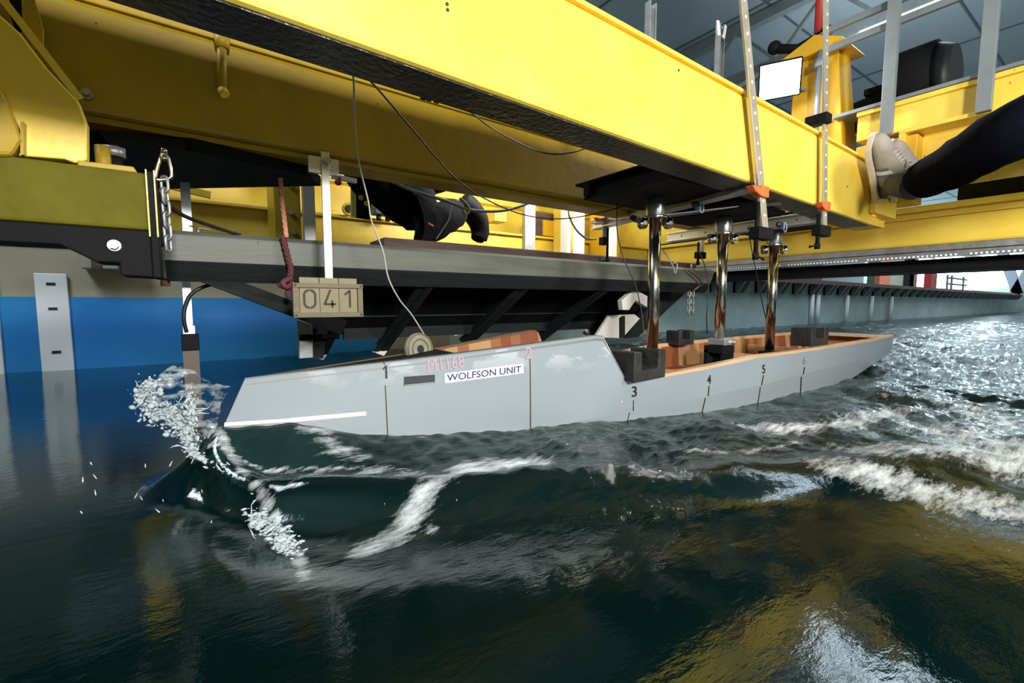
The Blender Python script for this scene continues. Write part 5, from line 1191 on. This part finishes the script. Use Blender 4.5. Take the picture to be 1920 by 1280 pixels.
# shoe: lofted along heel->toe
def shoe(o0, toe, solen, L_, name, par, side_detail=True):
    toe = V(toe).normalized(); s = V(solen); s = (s-toe*s.dot(toe)).normalized(); sd = toe.cross(s)   # s points out of the sole
    o0 = V(o0)
    def W(l, w_, h): return o0+toe*(l*L_)+sd*w_-s*h
    st = [(l_, w_, h_*1.28, q_) for l_, w_, h_, q_ in [(0, .028, .065, .0), (.04, .034, .078, .0), (.15, .036, .088, .0), (.28, .035, .090, .0), (.42, .034, .080, .0), (.55, .038, .066, .0), (.70, .044, .054, .0), (.84, .043, .046, .0), (.94, .034, .038, 0), (1.0, .016, .026, 0)]]
    rows = []
    for l, w_, h, _ in st:
        row = []
        for k in range(20):
            a = 2*math.pi*k/20; cx_, cz = math.cos(a), math.sin(a)
            ww = w_*(abs(cx_)**.7)*(1 if cx_ > 0 else -1)*(1-.35*max(cz, 0)**2); zz = .018+(h*.5)+(h*.5)*(abs(cz)**.75)*(1 if cz > 0 else -1)
            row.append(W(l+.02, ww, zz))
        rows.append(row)
    m = MB(); vs = m.grid(rows, True, True); m.bm.faces.new(vs[0]); m.bm.faces.new(vs[-1]); up_ = make('shoe_upper', m, SUEDE, par, 'grey suede shoe upper')
    sub_ = up_.modifiers.new('s', 'SUBSURF'); sub_.levels = 1; sub_.render_levels = 2
    m = MB(); rows = []
    for l, w_, h, _ in st:
        l2 = l*1.05-.01; ww = w_+.005; ts = .004*max(0, l-.8)*20
        rows.append([W(l2, -ww, .0+ts), W(l2, -ww, .020+ts), W(l2, ww, .020+ts), W(l2, ww, .0+ts)])
    vs = m.grid(rows, False, True); m.bm.faces.new(vs[0]); m.bm.faces.new(vs[-1]); make('shoe_sole', m, SOLE, par, 'cream rubber sole', bevel=.003)
    if not side_detail: return
    def side(name, pts, ma, off, lab):
        m = MB()
        for sg in (1,):
            row1 = []; row2 = []
            for l, h0, h1 in pts:
                w_ = lerp([(q[0], q[1]) for q in st], l); hh = lerp([(q[0], q[2]) for q in st], l)
                def ww(h): c = (h-.018-hh/2)/(hh/2); c = max(min(c, .98), -.98); cz = abs(c)**(1/.75)*(1 if c > 0 else -1); cc = math.sqrt(max(1-cz*cz, 0)); return w_*(cc**.7)*(1-.35*max(cz, 0)**2)+off
                row1.append([W(l+.02, sg*ww(h0+(h1-h0)*f), h0+(h1-h0)*f) for f in (0, .33, .66, 1)])
            m.grid(row1, True)
        return make(name, m, ma, par, lab)
    side('side_band', [(.36, .022, .085), (.38, .022, .08), (.40, .022, .075)], BLUEG, .002, 'blue-grey side band')
    side('white_band', [(.41, .022, .078), (.44, .022, .075), (.47, .022, .07)], WHITE, .003, 'white side band')
    side('side_band', [(.48, .022, .068), (.50, .022, .064), (.52, .022, .06)], BLUEG, .002, 'blue-grey side band')
    side('heel_panel', [(.02, .022, .045), (.08, .022, .050), (.16, .022, .045), (.24, .022, .030)], DGREY, .0025, 'charcoal heel panel')
    m = MB()
    for k in range(5):
        l = .50+.05*k; h = lerp([(q[0], q[2]) for q in st], l)+.018
        m.tube([W(l, -.022, h-.006), W(l+.012, 0, h+.003), W(l+.02, .022, h-.006)], .003, 6); m.tube([W(l+.02, -.022, h-.006), W(l+.012, 0, h+.004), W(l, .022, h-.006)], .003, 6)
    for sg in (-1, 1): m.tube(spline([W(.50, 0, .10), W(.50+.03*sg, .02*sg, .12), W(.44, .03*sg, .115), W(.46, .005, .10)], 5), .003, 6)
    make('shoelaces', m, mat('pale_laces', (.55, .52, .46), .8), par, 'pale laces')
    m = MB(); c = W(.18, 0, .10); m.tube([W(.16, 0, .085), W(.17, 0, .12)], [.036, .040], 16); make('ankle_collar', m, DGREY, par)
hl_ = at(1641, 374, Y=.712); tl_ = at(1622, 262, Y=.710)
shoe(hl_, tl_-hl_, (-.10, 1, 0), .262, 'shoe', t)
m = MB(); m.tube([ank+V((-.0, .0, .0)), ank.lerp(hl_, .6)+V((0, -.01, .035))], [.050, .040], 14); make('sock', m, DGREY, t)
h2_ = at(1674, 372, Y=.712); t2_ = at(1655, 272, Y=.710)
shoe(h2_, t2_-h2_, (-.10, 1, 0), .255, 'shoe', t, False)
